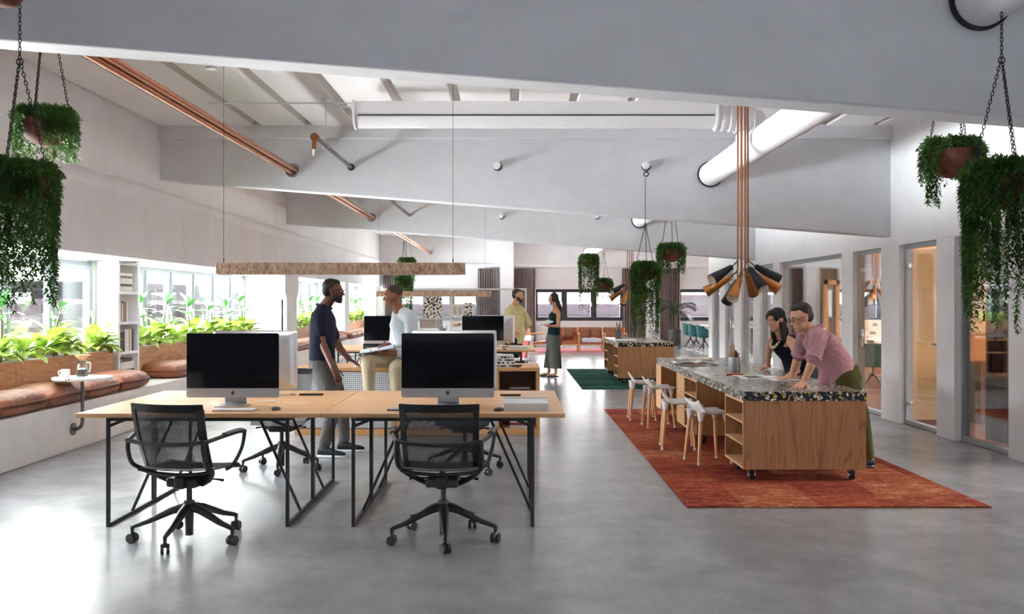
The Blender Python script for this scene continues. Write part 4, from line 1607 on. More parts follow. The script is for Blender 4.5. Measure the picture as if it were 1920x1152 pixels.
# cloth duct across the bay
YD, ZD = 9.6, 3.36
t = thing('cloth_duct', 'long white cloth duct with a dark slot hanging across the roof', 'duct', (0, YD, ZD))
prof = []
for i in range(25):
    a = PI + PI * i / 24
    prof.append((.15 * math.cos(a), .02 + .145 * math.sin(a)))
prof = [(-.15, .12)] + prof + [(.15, .12)]
b = MB()
n = len(prof)
xs = [-1.6 + 3.65 * i / 30 for i in range(31)]
b.loft([[(x, p[0], p[1] + .002 * math.sin(x * 9)) for p in prof] for x in xs])
b.build('sleeve', m['duct'], t, smooth=50)
MB().box(-1.56, 2.02, -.156, -.140, -.026, -.016).build('slot', m['rubber'], t, smooth=0)
for x, s in ((-1.6, -1), (2.05, 1)):
    b = MB()
    fl = [(p[0] * 1.13, p[1] * 1.08) for p in prof]
    b.loft([[(x - .01, p[0], p[1]) for p in fl], [(x + .01, p[0], p[1]) for p in fl]])
    b.build('end_flange', m['duct'], t, smooth=50)
# pleated elbow from the cloth duct into the round duct
b = MB()
pts = arc3([(2.05, 0, -.02), (2.2, 0, -.02), (2.38, .0, -.03), (2.46, .06, -.08), (2.45, .2, -.2), (2.43, .3, -.32)], 8)
rs = []
for i in range(len(pts)):
    rs.append(.125 + .012 * (1 if i % 4 < 2 else -.4))
b.tube(pts, rs, 28)
b.build('elbow', m['duct'], t, smooth=70)
for i in range(5):
    a = -.4 + i * .2
    MB().tube([(2.2 + .055 * i + .13 * math.sin(a) * .1, .0 + .14 * math.cos(q), -.02 - .01 * i + .14 * math.sin(q)) for q in [2 * PI * k / 28 for k in range(28)]], .006, 6, close=True).build('strap', m['duct'], t, smooth=60)
for x, sx_ in ((-1.7, 0),):
    o = MB().cyl((-3.1, YD, 3.49), (-1.6, YD, 3.49), .007, n=8).build('tension_wire', m['alu'], None)
    tag(o, 'thin pale wire holding the left end of the cloth duct', 'wire')
o = MB().cyl((-1.86, YD - .02, 3.45), (-1.62, YD - .02, 3.45), .006, n=8).build('tension_wire', m['alu'], None)
tag(o, 'short second wire just below the first at the cloth duct end', 'wire')
o = MB().cyl((-2.62, 8.2, 3.50), (-2.62, 8.2, 3.63), .01, n=8).cyl((-2.62, 8.2, 3.49), (-2.62, 8.2, 3.51), .045, n=16).build('ceiling_hook', m['alu'], None, smooth=40)
tag(o, 'small pale hook under the roof deck, left of the cloth duct', 'hook')
# white round knobs in the beams
for (px, py, Y, lb) in ((932, 312, 11.65, 'white round stud on the middle beam, left of the hanging plant chain'), (1210, 312, 11.65, 'white round stud on the middle beam that carries the plant chain'), (940, 406, 18.15, 'small white stud on the far beam, nearer the columns'), (1119, 406, 18.15, 'small white stud on the far beam, right of centre')):
    p = W(px, py, Y)
    t = thing('beam_stud', lb, 'stud', p, group='white studs on the beams')
    MB().cyl((0, -.10, 0), (0, .01, 0), .046, n=24).build('stud_body', m['cup'], t, smooth=40, bevel=.006)
    MB().cyl((.006, -.02, -.006), (.006, .01, -.006), .052, n=24).build('washer', m['rubber'], t, smooth=40)
    if 'carries' in lb:
        MB().tube([(.056 * math.cos(a), -.07, .056 * math.sin(a) - .004) for a in [PI * 1.0 + PI * i / 12 for i in range(13)]] + [(0.0, -.07, -.09)], .006, 8).tube([(.028 * math.cos(a), -.07, -.105 + .028 * math.sin(a)) for a in [2 * PI * i / 16 for i in range(16)]], .007, 8, close=True).build('hook', m['chain'], t, smooth=60)


# hammered copper light bars over the desks
def lightbar(label, y, z, x0=-2.18, x1=-.352):
    t = thing('light_bar', label, 'lamp', (0, y, z), group='copper light bars')
    MB().box(x0, x1, -.03, .03, .0, .086).build('housing', m['hammer'], t, smooth=0, bevel=.003)
    MB().box(x0 + .03, x1 - .03, -.018, .018, -.003, .001).build('diffuser', m['white'], t, smooth=0)
    l = bpy.data.lights.new('bar_light', 'AREA')
    l.shape = 'RECTANGLE'
    l.size, l.size_y = x1 - x0 - .08, .034
    l.energy = 3.5
    l.color = (1, .95, .88)
    lo = bpy.data.objects.new('bar_light', l)
    COL.objects.link(lo)
    lo.parent = t
    lo.location = ((x0 + x1) / 2, 0, -.006)
    for x in (x0 + .05, x1 - .09):
        MB().cyl((x, 0, .08), (x, 0, 3.63 - z), .0016, n=5).cyl((x, 0, .086), (x, 0, .12), .004, n=6).build('cable', m['chain'], t)
    return t


lightbar('long hammered copper light bar above the front desks', 6.95, 1.670)
lightbar('second copper light bar, lower and farther back behind the seated man', 15.05, 1.553)


# clusters of cone lamps on copper rods
def cone(t, p, d, L, r0, r1, mat, rod=None):
    d = V(d).normalized()
    p = V(p)
    q = p + d * L
    b = MB()
    b.tube([p - d * .004, p, p + d * .02, q], [r0 * .6, r0 * .92, r0, r1], 28, caps=False)
    b.add([], [])
    sh = b.build('lamp_shade', m[mat], t, smooth=50)
    mo = sh.modifiers.new('t', 'SOLIDIFY')
    mo.thickness = .003
    mo.offset = -1
    b = MB()
    b.tube([p + d * .03, q - d * .002], [r0 * .9, r1 - .004], 28, caps=False)
    b.build('lining', m['cream'], sh, smooth=50)
    MB().tube([p, p + d * .012], [r0 * .9, r0 * .9], 20).build('cap', m[mat], sh, smooth=40)
    MB().ell(p + d * (L * .55), .03, 12, 8).build('bulb', m['cup'], sh, smooth=60)
    return q


def cluster(label, cx, cy, zb, ztop, scale=1.0, seed=1, full=True):
    t = thing('cone_lamp', label, 'lamp', (cx, cy, zb), group='cone lamp clusters')
    # (rod x, rod y, bend height, direction, kind)
    sp = [(-.055, -.01, .33, (-.86, -.42, -.52), 'shadeb', .02), (-.050, .03, .26, (-.86, .34, -.55), 'shadec', -.02), (-.018, -.03, .24, (-.42, -.62, -.72), 'shadec', .0),
          (-.012, .03, .24, (-.30, .55, -.86), 'shadeb', .0), (.020, -.04, .33, (.34, -.60, -.76), 'shadeb', .03), (.030, .03, .28, (.40, .62, -.75), 'shadec', .02),
          (.052, -.02, .30, (.76, -.36, -.58), 'shadec', -.02), (.057, .02, .33, (.90, .10, -.50), 'shadeb', .03)]
    for (x, y, zb_, d, mt, dz) in sp:
        d = V(d).normalized()
        z0 = zb_ + dz
        start = V((x, y, z0 - .02)) + V((d.x, d.y, d.z)) * .10
        b = MB()
        b.tube(arc3([(x, y, ztop - zb), (x, y, z0 + .10), (x, y, z0 + .03)], 3) + [V((x, y, z0 - .005)) + d * .02, start], .008, 8)
        b.build('rod', m['rod'], t, smooth=60)
        cone(t, start, d, .30, .030, .064, mt)
    MB().box(-.08, .08, -.07, .07, ztop - zb - .03, ztop - zb).build('ceiling_plate', m['rod'], t, smooth=0, bevel=.004)
    return t


t = cluster('big cluster of black and copper cone lamps above the nearer island', 2.215, 9.1, 1.552, 1.552 + (3.63 - 1.552) / .89)
t.scale = (.89, .89, .89)
cluster('smaller looking cone lamp cluster above the farther island, half behind a plant', 2.33, 18.8, 1.52, 3.63)
cluster('cone lamp cluster inside the glazed meeting room, seen through the glass door', 6.15, 16.0, 1.52, 2.62)
def link_chain(b, p0, p1, link=.026, r=.0022, n=None):
    """a chain of oval links between two points"""
    p0, p1 = V(p0), V(p1)
    d = p1 - p0
    k = max(2, int(d.length / (link * .78)))
    s, u, dd = frame(d)
    for i in range(k):
        c = p0 + d * ((i + .5) / k)
        a = s if i % 2 else u
        pts = []
        for j in range(8):
            t = 2 * PI * j / 8
            pts.append(c + dd * (math.cos(t) * link * .5) + a * (math.sin(t) * link * .26))
        b.tube(pts, r, 4, close=True)


def strand(b, pts, rr, step=.012, ll=.028, lw=.0065, per=2):
    """a trailing stem with small pointed leaves"""
    L = 0
    nxt = .01
    for i in range(len(pts) - 1):
        a, c = pts[i], pts[i + 1]
        seg = (c - a).length
        d = (c - a).normalized()
        while nxt < L + seg:
            p = a + d * (nxt - L)
            s, u, _ = frame(d)
            ph = rr.uniform(0, 6.28)
            for k in range(per):
                an = ph + k * 2 * PI / per + rr.uniform(-.5, .5)
                side = s * math.cos(an) + u * math.sin(an)
                dirn = (d * rr.uniform(.45, .9) + side * .75 + V((0, 0, .08))).normalized()
                w = dirn.cross(d).normalized()
                l = ll * rr.uniform(.75, 1.2)
                q = [p, p + dirn * l * .5 + w * lw, p + dirn * l, p + dirn * l * .5 - w * lw]
                n0 = len(b.v)
                b.v += [tuple(x) for x in q]
                b.f += [(n0, n0 + 1, n0 + 2, n0 + 3)]
                b.m += [0]
            nxt += step * rr.uniform(.8, 1.2)
        L += seg


def vine_plant(label, p, r, drop, nst, seed, chain_top, split=None, full=.35, lod=1.0, cov=1.0, potz=None):
    """hanging pot; p is the middle of its rim. drop: function(angle) -> length"""
    rr = random.Random(seed)
    t = thing('hanging_plant', label, 'hanging plant', p, rr.uniform(0, 6), 'plants in hanging pots')
    t.rotation_euler = (0, 0, 0)
    b = MB()
    hh = r * 1.05
    pr = [(.04 * r, -hh), (.24 * r, -hh * .985), (.48 * r, -hh * .90), (.72 * r, -hh * .74), (.90 * r, -hh * .52), (.97 * r, -hh * .25), (.92 * r, 0), (.85 * r, 0), (.9 * r, -hh * .2), (.5 * r, -hh * .3), (.01 * r, -hh * .3)]
    b.lathe(pr, 28)
    pot = b.build('pot', m['terra'], t, smooth=60)
    MB().lathe([(.86 * r, -.10 * hh), (.5 * r, -.02 * hh), (.001, .02 * hh)], 20, caps=False).build('soil', m['soil'], t, smooth=60)
    zt = chain_top - p[2]
    sp = split if split is not None else zt
    b = MB()
    for k in range(3):
        a = 2 * PI * k / 3 + .5
        if lod < .5:
            b.tube([(.88 * r * math.cos(a), .88 * r * math.sin(a), 0), (.0, .0, sp)], .0035, 4)
        else:
            link_chain(b, (.88 * r * math.cos(a), .88 * r * math.sin(a), 0), (.006 * math.cos(a), .006 * math.sin(a), sp))
    if sp < zt:
        if lod < .5:
            b.tube([(0, 0, sp), (0, 0, zt)], .0035, 4)
        else:
            link_chain(b, (0, 0, sp), (0, 0, zt))
            b.tube([(.016 * math.cos(q), 0, sp + .01 + .016 * math.sin(q)) for q in [2 * PI * i / 12 for i in range(12)]], .003, 5, close=True)
    b.build('chain', m['chain'], t, smooth=60)
    b = MB()
    for k in range(nst):
        a = rr.uniform(0, 2 * PI)
        ln = drop(a, rr)
        if ln <= 0:
            continue
        r0 = r * rr.uniform(.15, .8)
        out = r * rr.uniform(.98, 1.17)
        up = rr.uniform(.02, .07) * r / .15
        ca, sa = math.cos(a), math.sin(a)
        pts = [V((r0 * ca, r0 * sa, -.02)), V(((r0 + out) / 2 * ca, (r0 + out) / 2 * sa, up)), V((out * .96 * ca, out * .96 * sa, up * .3))]
        z = up * .3
        x = out
        sw = rr.uniform(-.2, .2)
        n = max(3, int(ln / .05))
        for i in range(n):
            z -= ln / n
            tuck = 1 + .05 * math.sin(PI * min(1, -z / (hh * 1.1))) - .10 * max(0, -z - hh) * 1.0
            a2 = a + sw * max(0, -z) * .5 + .02 * math.sin(z * 14 + k)
            pts.append(V((x * tuck * math.cos(a2), x * tuck * math.sin(a2), z)))
        strand(b, arc3(pts, 2), rr, step=.0135 / lod, ll=.033 / lod ** .4, lw=.0058 / lod ** .5, per=2 if lod > .6 else 2)
    # short tuft on the crown
    for k in range(int(nst * .8)):
        a = rr.uniform(0, 2 * PI)
        q = rr.uniform(.0, .9) * r
        pts = [V((q * math.cos(a), q * math.sin(a), -.01)), V(((q + .025) * math.cos(a), (q + .025) * math.sin(a), .07 * r / .15)), V(((q + .07) * math.cos(a), (q + .07) * math.sin(a), (.06 - .07 * (q / r)) * r / .15))]
        strand(b, pts, rr, step=.011 / lod, ll=.028 / lod ** .45, lw=.006 / lod ** .6)
    b.build('foliage', m['vine'], t, smooth=0, fix=False)
    return t


def gap(ang, width, long, short, under=None):
    """long strands except a bare window of the given width around ang"""
    def fn(a, rr):
        d = abs((a - ang + PI) % (2 * PI) - PI)
        if d < width:
            return rr.uniform(*short) if rr.random() < .25 else 0
        return rr.uniform(*long)
    return fn


Q = -PI / 2
Y1, Y2_, Y3, Y4 = 4.55, 5.55, 5.75, 4.65
p = W(37, 330, Y1)
vine_plant('large trailing plant in a hanging pot at the left picture edge', (p.x, p.y, p.z), .145, lambda a, rr: rr.choice([rr.uniform(.16, .34), rr.uniform(.35, .55), rr.uniform(.5, .70)]), 150, 1, 4.0, split=.54)
p = W(87, 225, Y2_)
vine_plant('small plant in a terracotta pot on three chains, upper left', (p.x, p.y, p.z), .148, gap(Q + .12, .26, (.10, .27), (.06, .1)), 110, 2, 3.63, split=.36 + .4)
p = W(1786, 283, Y3)
vine_plant('plant in a bare terracotta pot hanging upper right, behind the beam', (p.x, p.y, p.z), .158, lambda a, rr: (0 if abs((a - (Q - .25) + PI) % (2 * PI) - PI) < .5 else (rr.uniform(.3, .36) if abs((a - (Q - 1.15) + PI) % (2 * PI) - PI) < .33 else rr.uniform(.08, .2))), 105, 3, 3.63, split=.76)
p = W(1878, 330, Y4)
vine_plant('largest trailing plant hanging at the right picture edge, before the doors', (p.x, p.y, p.z), .155, lambda a, rr: rr.choice([rr.uniform(.2, .4), rr.uniform(.4, .62), rr.uniform(.55, .78)]), 160, 4, 4.0, split=.56)
p = W(1210, 503, 11.6)
vine_plant('long plant hanging on a chain from the middle beam stud, above the stools', (p.x, p.y, p.z), .155, lambda a, rr: rr.choice([rr.uniform(.3, .5), rr.uniform(.5, .9)]), 130, 5, W(1210, 335, 11.6).z, split=.52, lod=.55)
p = W(1258, 468, 12.3)
vine_plant('plant in an orange terracotta pot, right of the long plant below the middle beam', (p.x, p.y, p.z), .155, gap(Q + .0, .75, (.1, .34), (.05, .1)), 130, 6, 3.63, split=.75, lod=.5)
p = W(1104, 485, 18.6)
vine_plant('long plant hanging above the green rug, left of the far lamp cluster', (p.x, p.y, p.z), .17, lambda a, rr: rr.choice([rr.uniform(.3, .5), rr.uniform(.5, 1.1)]), 120, 7, 3.63, split=.7, lod=.34)
p = W(1132, 530, 19.2)
vine_plant('small plant hanging just left of the far cone lamps', (p.x, p.y, p.z), .16, gap(Q - .5, .4, (.15, .5), (.05, .1)), 80, 8, 3.63, split=.62, lod=.34)
p = W(763, 491, 19.6)
vine_plant('upper plant of the pair hanging behind the copper light bar', (p.x, p.y, p.z), .145, lambda a, rr: rr.uniform(.15, .42), 110, 9, 3.63, split=.7, lod=.34)
p = W(757, 526, 18.9)
vine_plant('lower plant of the pair, hanging right of the seated man\'s head', (p.x, p.y, p.z), .15, lambda a, rr: rr.choice([rr.uniform(.25, .4), rr.uniform(.5, 1.2)]), 110, 10, W(757, 405, 18.0).z, split=.8, lod=.34)


# planting in the window boxes
def blade(b, base, d, up, L, Wd, droop, fold=.25, n=6, tip=1.6, wave=0):
    """one broad leaf: bends over along its length, two halves folded at the midrib"""
    d, up = V(d).normalized(), V(up).normalized()
    side = d.cross(up).normalized()
    rows = []
    p = V(base)
    ang = 0
    for i in range(n + 1):
        t = i / n
        w = Wd * (math.sin(PI * min(1, t ** .8)) ** .8) * (1 if t < 1 else 0)
        if i == 0:
            w = Wd * .08
        dd = d * math.cos(ang) - up * math.sin(ang)
        uu = d * math.sin(ang) + up * math.cos(ang)
        f = fold * w
        wv = wave * math.sin(i * 2.1) * w
        rows.append((p + side * w + uu * (f + wv), p.copy(), p - side * w + uu * (f - wv)))
        p = p + dd * (L / n)
        ang += droop / n
    n0 = len(b.v)
    for r_ in rows:
        b.v += [tuple(x) for x in r_]
    for i in range(n):
        a = n0 + i * 3
        b.f += [(a, a + 1, a + 4, a + 3), (a + 1, a + 2, a + 5, a + 4)]
        b.m += [0, 0]


def rosette(label, seed):
    rr = random.Random(seed)
    t = thing('leafy_plant', label, 'plant', group='lime green plants in the window boxes')
    b = MB()
    st_ = MB()
    n = 16
    for i in range(n):
        a = i * 2.399 + rr.uniform(-.3, .3)
        el = .25 + 1.05 * (i / n) + rr.uniform(-.15, .15)
        d = V((math.cos(a) * math.cos(el), math.sin(a) * math.cos(el), math.sin(el)))
        up = V((-math.cos(a) * math.sin(el), -math.sin(a) * math.sin(el), math.cos(el)))
        base = V((0, 0, .02 + .05 * i / n)) + d * .05
        blade(b, base, d, up, rr.uniform(.22, .33), rr.uniform(.058, .085), rr.uniform(.7, 1.5), .3, 7, wave=.12)
        st_.tube([(0, 0, .0), tuple(base + d * .02)], .004, 5)
    b.build('foliage', m['lime'], t, smooth=80, fix=False)
    st_.build('stem', m['stem'], t)
    return t


def rubber(label, seed, H=.60):
    rr = random.Random(seed)
    t = thing('rubber_plant', label, 'plant', group='dark green plants in the window boxes')
    b = MB()
    pts = arc3([(0, 0, 0), (rr.uniform(-.02, .02), rr.uniform(-.02, .02), H * .5), (rr.uniform(-.04, .04), rr.uniform(-.04, .04), H)], 6)
    MB_ST = MB().tube(pts, [.014 - .007 * i / len(pts) for i in range(len(pts))], 8)
    n = 15
    for i in range(n):
        q = pts[min(len(pts) - 1, int((.18 + .82 * i / n) * len(pts)))]
        a = i * 2.3 + rr.uniform(-.3, .3)
        el = rr.uniform(.1, .6) + (.5 if i > n - 4 else 0)
        d = V((math.cos(a) * math.cos(el), math.sin(a) * math.cos(el), math.sin(el)))
        up = V((-math.cos(a) * math.sin(el), -math.sin(a) * math.sin(el), math.cos(el)))
        MB_ST.tube([V(q), V(q) + d * .035], .004, 5)
        blade(b, V(q) + d * .03, d, up, rr.uniform(.17, .25), rr.uniform(.045, .062), rr.uniform(.3, .9), .2, 6)
    MB_ST.build('stem', m['stem'], t, smooth=60)
    b.build('foliage', m['ficus'], t, smooth=80, fix=False)
    return t


ros = [rosette('x', s) for s in (11, 12, 13)]
rub = [rubber('x', s) for s in (21, 22)]
used = {'r': 0, 'f': 0}
PX = XP - .085
SEG = ['in the planter left of the bookcase', 'in the planter right of the bookcase', 'in the planter past the column', 'in the farthest planter']
for bi, (y0, y1, lb) in enumerate(pl):
    ty = [y0 + .35 + .95 * i for i in range(int((y1 - y0 - .3) / .95) + 1)] if bi else [7.4, 8.25, 9.17, 10.3]
    if bi == 0:
        ry = [7.2, 7.55, 7.95, 8.35, 8.75, 9.12, 9.5, 9.87, 10.2, 10.5, 11.08, 11.3]
    else:
        ry = []
        y = y0 + .2
        while y < y1 - .1:
            ry.append(y)
            y += .44 if bi < 2 else .55
    for k, y in enumerate(ry):
        i = used['r']
        lab = 'lime leafy plant, %s from the near end %s' % (ORD[k], SEG[bi])
        s = R.uniform(.85, 1.15)
        o = ros[i] if i < 3 else dup(ros[i % 3])
        o['label'] = lab
        o.location = (PX + R.uniform(-.03, .03), y, .88)
        o.rotation_euler = (0, 0, R.uniform(0, 6.28))
        o.scale = (s, s, s)
        used['r'] += 1
    for k, y in enumerate(ty):
        i = used['f']
        lab = 'tall dark green plant, %s from the near end %s' % (ORD[k], SEG[bi])
        s = R.uniform(.85, 1.05)
        o = rub[i] if i < 2 else dup(rub[i % 2])
        o['label'] = lab
        o.location = (PX - .02, y, .87)
        o.rotation_euler = (0, 0, R.uniform(0, 6.28))
        o.scale = (s, s, s)
        used['f'] += 1

# bottom of one more clay pot at the very top left
t = thing('hanging_plant', 'clay pot at the very top left corner, only its bottom in view', 'hanging plant', (W(8, 4, 4.3).x, 4.3, W(8, 12, 4.3).z + .155), 0, 'plants in hanging pots')
rp_ = .10
MB().lathe([(.04 * rp_, -.155), (.35 * rp_, -.154), (.62 * rp_, -.14), (.9 * rp_, -.09), (rp_, -.02), (.95 * rp_, 0), (.85 * rp_, 0), (.8 * rp_, -.03), (.01 * rp_, -.03)], 28).build('pot', m['terra'], t, smooth=60)
def curtain(label, a, c, y, z0=.01, z1=2.56, mat='curt', axis='x', folds=9, amp=.045, seed=1):
    rr = random.Random(seed)
    b = MB()
    n = folds * 10
    ph = [rr.uniform(0, 6) for _ in range(4)]

    def fn(u, v):
        q = a + (c - a) * u
        w = amp * math.sin(u * folds * 2 * PI) * (.8 + .3 * math.sin(u * 5 + ph[0])) + .012 * math.sin(u * 31 + ph[1]) * (1 - v)
        z = z0 + (z1 - z0) * v
        p = (q, y + w, z) if axis == 'x' else (y + w, q, z)
        return (V(p), V((0, -1, 0)) if axis == 'x' else V((-1, 0, 0)))
    b.slab(fn, n, 6, .006)
    o = b.build('curtain', m[mat], None, smooth=70)
    return tag(o, label, 'curtain', 'floor length curtains')


curtain('taupe curtain in the far left corner, beside the hanging pair of plants', -4.25, -3.75, YB - .17, folds=7, seed=1)
curtain('taupe curtain left of the white column, behind the glass screen', -1.15, -.45, YB - .17, folds=9, seed=2)
curtain('taupe curtain just right of the white column on the end wall', .05, .74, YB - .17, folds=9, seed=3)
curtain('grey curtain behind the far cone lamps on the end wall', 3.58, 4.34, YB - .17, folds=9, seed=4)
curtain('dark grey curtain behind the potted palm', 4.80, 5.47, YB - .17, folds=9, seed=5)
curtain('plum curtain seen through the wide glazed opening, on the end wall', 8.95, 9.5, YB - .17, mat='curtp', folds=8, seed=6)
curtain('gold curtain seen through the wide glazed opening, beside the plum one', 9.95, 10.62, YB - .17, mat='curtg', folds=9, seed=7)
curtain('dark plum curtain behind the glass of the nearest right opening', 9.0, 9.92, 5.0, .02, 2.58, 'curtp', 'y', 9, .05, 8)

# glass screen with pinned prints
t = thing('glass_screen', 'white framed glass screen with prints, behind the talking men', 'screen', (-2.75, 20.0, 0))
L = 3.04
MB().box(0, L, -.02, .02, 1.715, 1.755).box(0, L, -.02, .02, 0, .05).box(0, .04, -.02, .02, .05, 1.715).box(L - .04, L, -.02, .02, .05, 1.715).box(1.42, 1.46, -.02, .02, .05, 1.715).build('screen_frame', m['white'], t, smooth=0)
MB().box(.04, 1.42, -.004, .004, .05, 1.715).build('pane', m['glassw'], t, smooth=0)
MB().box(1.46, L - .04, -.004, .004, .05, 1.715).build('pane', m['glassw'], t, smooth=0)


def blobs(x0, x1, z0, z1, n, seed, y, rmin=.015, rmax=.05):
    rr = random.Random(seed)
    b = MB()
    got = []
    for _ in range(n * 30):
        x, z, r = rr.uniform(x0, x1), rr.uniform(z0, z1), rr.uniform(rmin, rmax)
        if any(math.hypot(x - a, z - c) < (r + q) * .9 for a, c, q in got):
            continue
        got.append((x, z, r))
        ar = rr.uniform(.4, .9)
        th = rr.uniform(0, PI)
        k = rr.randint(5, 7)
        pts = []
        for i in range(14):
            a = 2 * PI * i / 14
            q = r * (1 + .22 * math.sin(a * 3 + th) + .12 * math.sin(a * k))
            px, pz = q * math.cos(a), q * ar * math.sin(a)
            pts.append((min(max(x + px * math.cos(th) - pz * math.sin(th), x0), x1), min(max(z + px * math.sin(th) + pz * math.cos(th), z0), z1)))
        b.prism(pts, 'y', y - .001, y)
        if len(got) >= n:
            break
    return b


def poster(label, x0, x1, z0, z1, y=19.985, back='paper'):
    t = thing('poster', label, 'poster', (0, 0, 0), group='prints on the glass screen')
    MB().box(x0, x1, y - .003, y, z0, z1).build('sheet', m[back], t, smooth=0)
    return t


p = poster('big white poster covered in black blots on the glass screen', -1.91, -1.50, 1.12, 1.60)
blobs(-1.90, -1.51, 1.13, 1.59, 48, 3, 19.982, .016, .042).build('print', m['black'], p, smooth=0)
p = poster('small white poster with black patches, right of the blotted one', -1.04, -.86, 1.14, 1.45)
blobs(-1.03, -.87, 1.15, 1.44, 14, 8, 19.982, .014, .05).build('print', m['black'], p, smooth=0)
p = poster('grey striped print with a pink arc below the blotted poster', -1.98, -1.49, .90, 1.10)
b = MB()
for i in range(16):
    b.box(-1.97 + i * .03, -1.955 + i * .03, 19.981, 19.982, .91, 1.09)
b.build('stripes', m['steel'], p, smooth=0)
MB().tube([(-1.80 + .09 * math.cos(a), 19.978, 1.09 - .07 * math.sin(a)) for a in [PI * i / 12 for i in range(13)]], .010, 6).build('arc', flat('pink ink', (226, 170, 178), .7), p)
p = poster('pale print with two grey bars, left of the small patched poster', -1.30, -1.06, 1.16, 1.42)
MB().box(-1.26, -1.20, 19.981, 19.982, 1.2, 1.36).box(-1.15, -1.09, 19.981, 19.982, 1.2, 1.36).build('bars', m['alu'], p, smooth=0)
p = poster('small print with red and black lines low on the glass screen', -1.28, -1.08, .93, 1.06)
MB().box(-1.26, -1.10, 19.981, 19.982, .965, .985).box(-1.16, -1.13, 19.981, 19.982, .985, 1.02).build('print', flat('red ink', (150, 50, 44), .7), p, smooth=0)
# spiky plant on the far cabinet
t = thing('spiky_plant', 'small spiky dark plant on the far low cabinet, below the prints', 'plant', (-1.38, 18.75, .74))
MB().lathe([(.05, 0), (.07, .1), (.062, .1), (.055, .08), (.001, .08)], 18).build('pot', m['cup'], t, smooth=50)
b = MB()
for i in range(12):
    a = i * 2.4
    d = V((math.cos(a) * .6, math.sin(a) * .6, R.uniform(.5, 1.3)))
    blade(b, (0, 0, .09), d, (-math.cos(a), -math.sin(a), .5), R.uniform(.15, .26), .012, .3, .2, 5)
b.build('foliage', m['palm'], t, smooth=60, fix=False)


def armchair(label, x, y, rz, w=.62):
    t = thing('leather_armchair', label, 'armchair', (x, y, 0), rz, 'tan leather armchairs')
    h = w / 2
    for sx_ in (-1, 1):
        MB().bar((sx_ * h, -.32, 0), (sx_ * h, -.32, .52), .04, .035, up=(0, 1, 0)).build('leg', m['beech'], t, smooth=0, bevel=.006)
        MB().bar((sx_ * h, .30, 0), (sx_ * h, .36, .70), .04, .035, up=(0, 1, 0)).build('leg', m['beech'], t, smooth=0, bevel=.006)
        MB().tube([(sx_ * h, -.36, .53), (sx_ * h, 0, .54), (sx_ * h, .34, .53)], [.024, .028, .024], 8, flat=.6).build('arm', m['beech'], t, smooth=50)
        MB().bar((sx_ * h, -.32, .25), (sx_ * h, .32, .22), .03, .03).build('side_rail', m['beech'], t, smooth=0, bevel=.004)
    MB().bar((-h, -.32, .22), (h, -.32, .22), .03, .04).build('front_rail', m['beech'], t, smooth=0, bevel=.004)
    MB().slab(lambda u, v: (V(((u - .5) * (w - .05), -.34 + .6 * v, .33 - .05 * v - .02 * math.sin(PI * u))), V((0, 0, 1))), 8, 8, .06).build('seat', m['tan'], t, smooth=60)
    MB().slab(lambda u, v: (V(((u - .5) * (w - .03), .26 + .1 * v + .03 * math.sin(PI * u), .29 + .42 * v)), V((0, -1, 0))), 8, 8, .03).build('backrest', m['tan'], t, smooth=60)
    return t


armchair('tan leather armchair directly behind the woman in striped trousers', 1.60, 27.6, 0)
armchair('wide tan leather settee with pillows between the two armchairs', 2.28, 27.75, 0, .70)
armchair('tan leather armchair partly behind the farther island', 2.98, 27.6, 0)
armchair('tan leather armchair seen edge-on, left of the woman in striped trousers', .80, 27.7, PI / 2 * 1.08)


def pillow(label, x, y, z, w, h, mat, tilt=.35):
    b = MB()
    for s in (1, -1):
        b.grid(lambda u, v: V(((u - .5) * w, s * .06 * ((1 - abs(2 * u - 1) ** 3) * (1 - abs(2 * v - 1) ** 3)) ** .6, (v - .5) * h)), 10, 10)
    o = b.build('pillow', m[mat], None, smooth=70)
    o.location = (x, y, z)
    o.rotation_euler = (-tilt, 0, 0)
    return tag(o, label, 'pillow', 'leather pillows')


pillow('left brown pillow leaning in the wide settee', 2.13, 27.92, .52, .32, .34, 'leather')
pillow('right brown pillow leaning in the wide settee', 2.45, 27.92, .53, .34, .36, 'leather')
pillow('dark pillow peeping over the first armchair, beside the woman', 1.62, 27.86, .55, .36, .34, 'leather')
pillow('brown pillow at the top of the armchair behind the island', 2.90, 27.86, .55, .36, .34, 'leather')
o = MB().slab(lambda u, v: (V((2.0 + .56 * u, 27.36 + .5 * v, .40 + .02 * math.sin(u * 7) * math.sin(v * 5) - .09 * max(0, .15 - v) / .15)), V((0, 0, 1))), 14, 10, .02).build('blanket', flat('grey blanket', (196, 194, 204), .95), None, smooth=70)
tag(o, 'pale grey blanket folded on the seat of the wide settee', 'blanket')


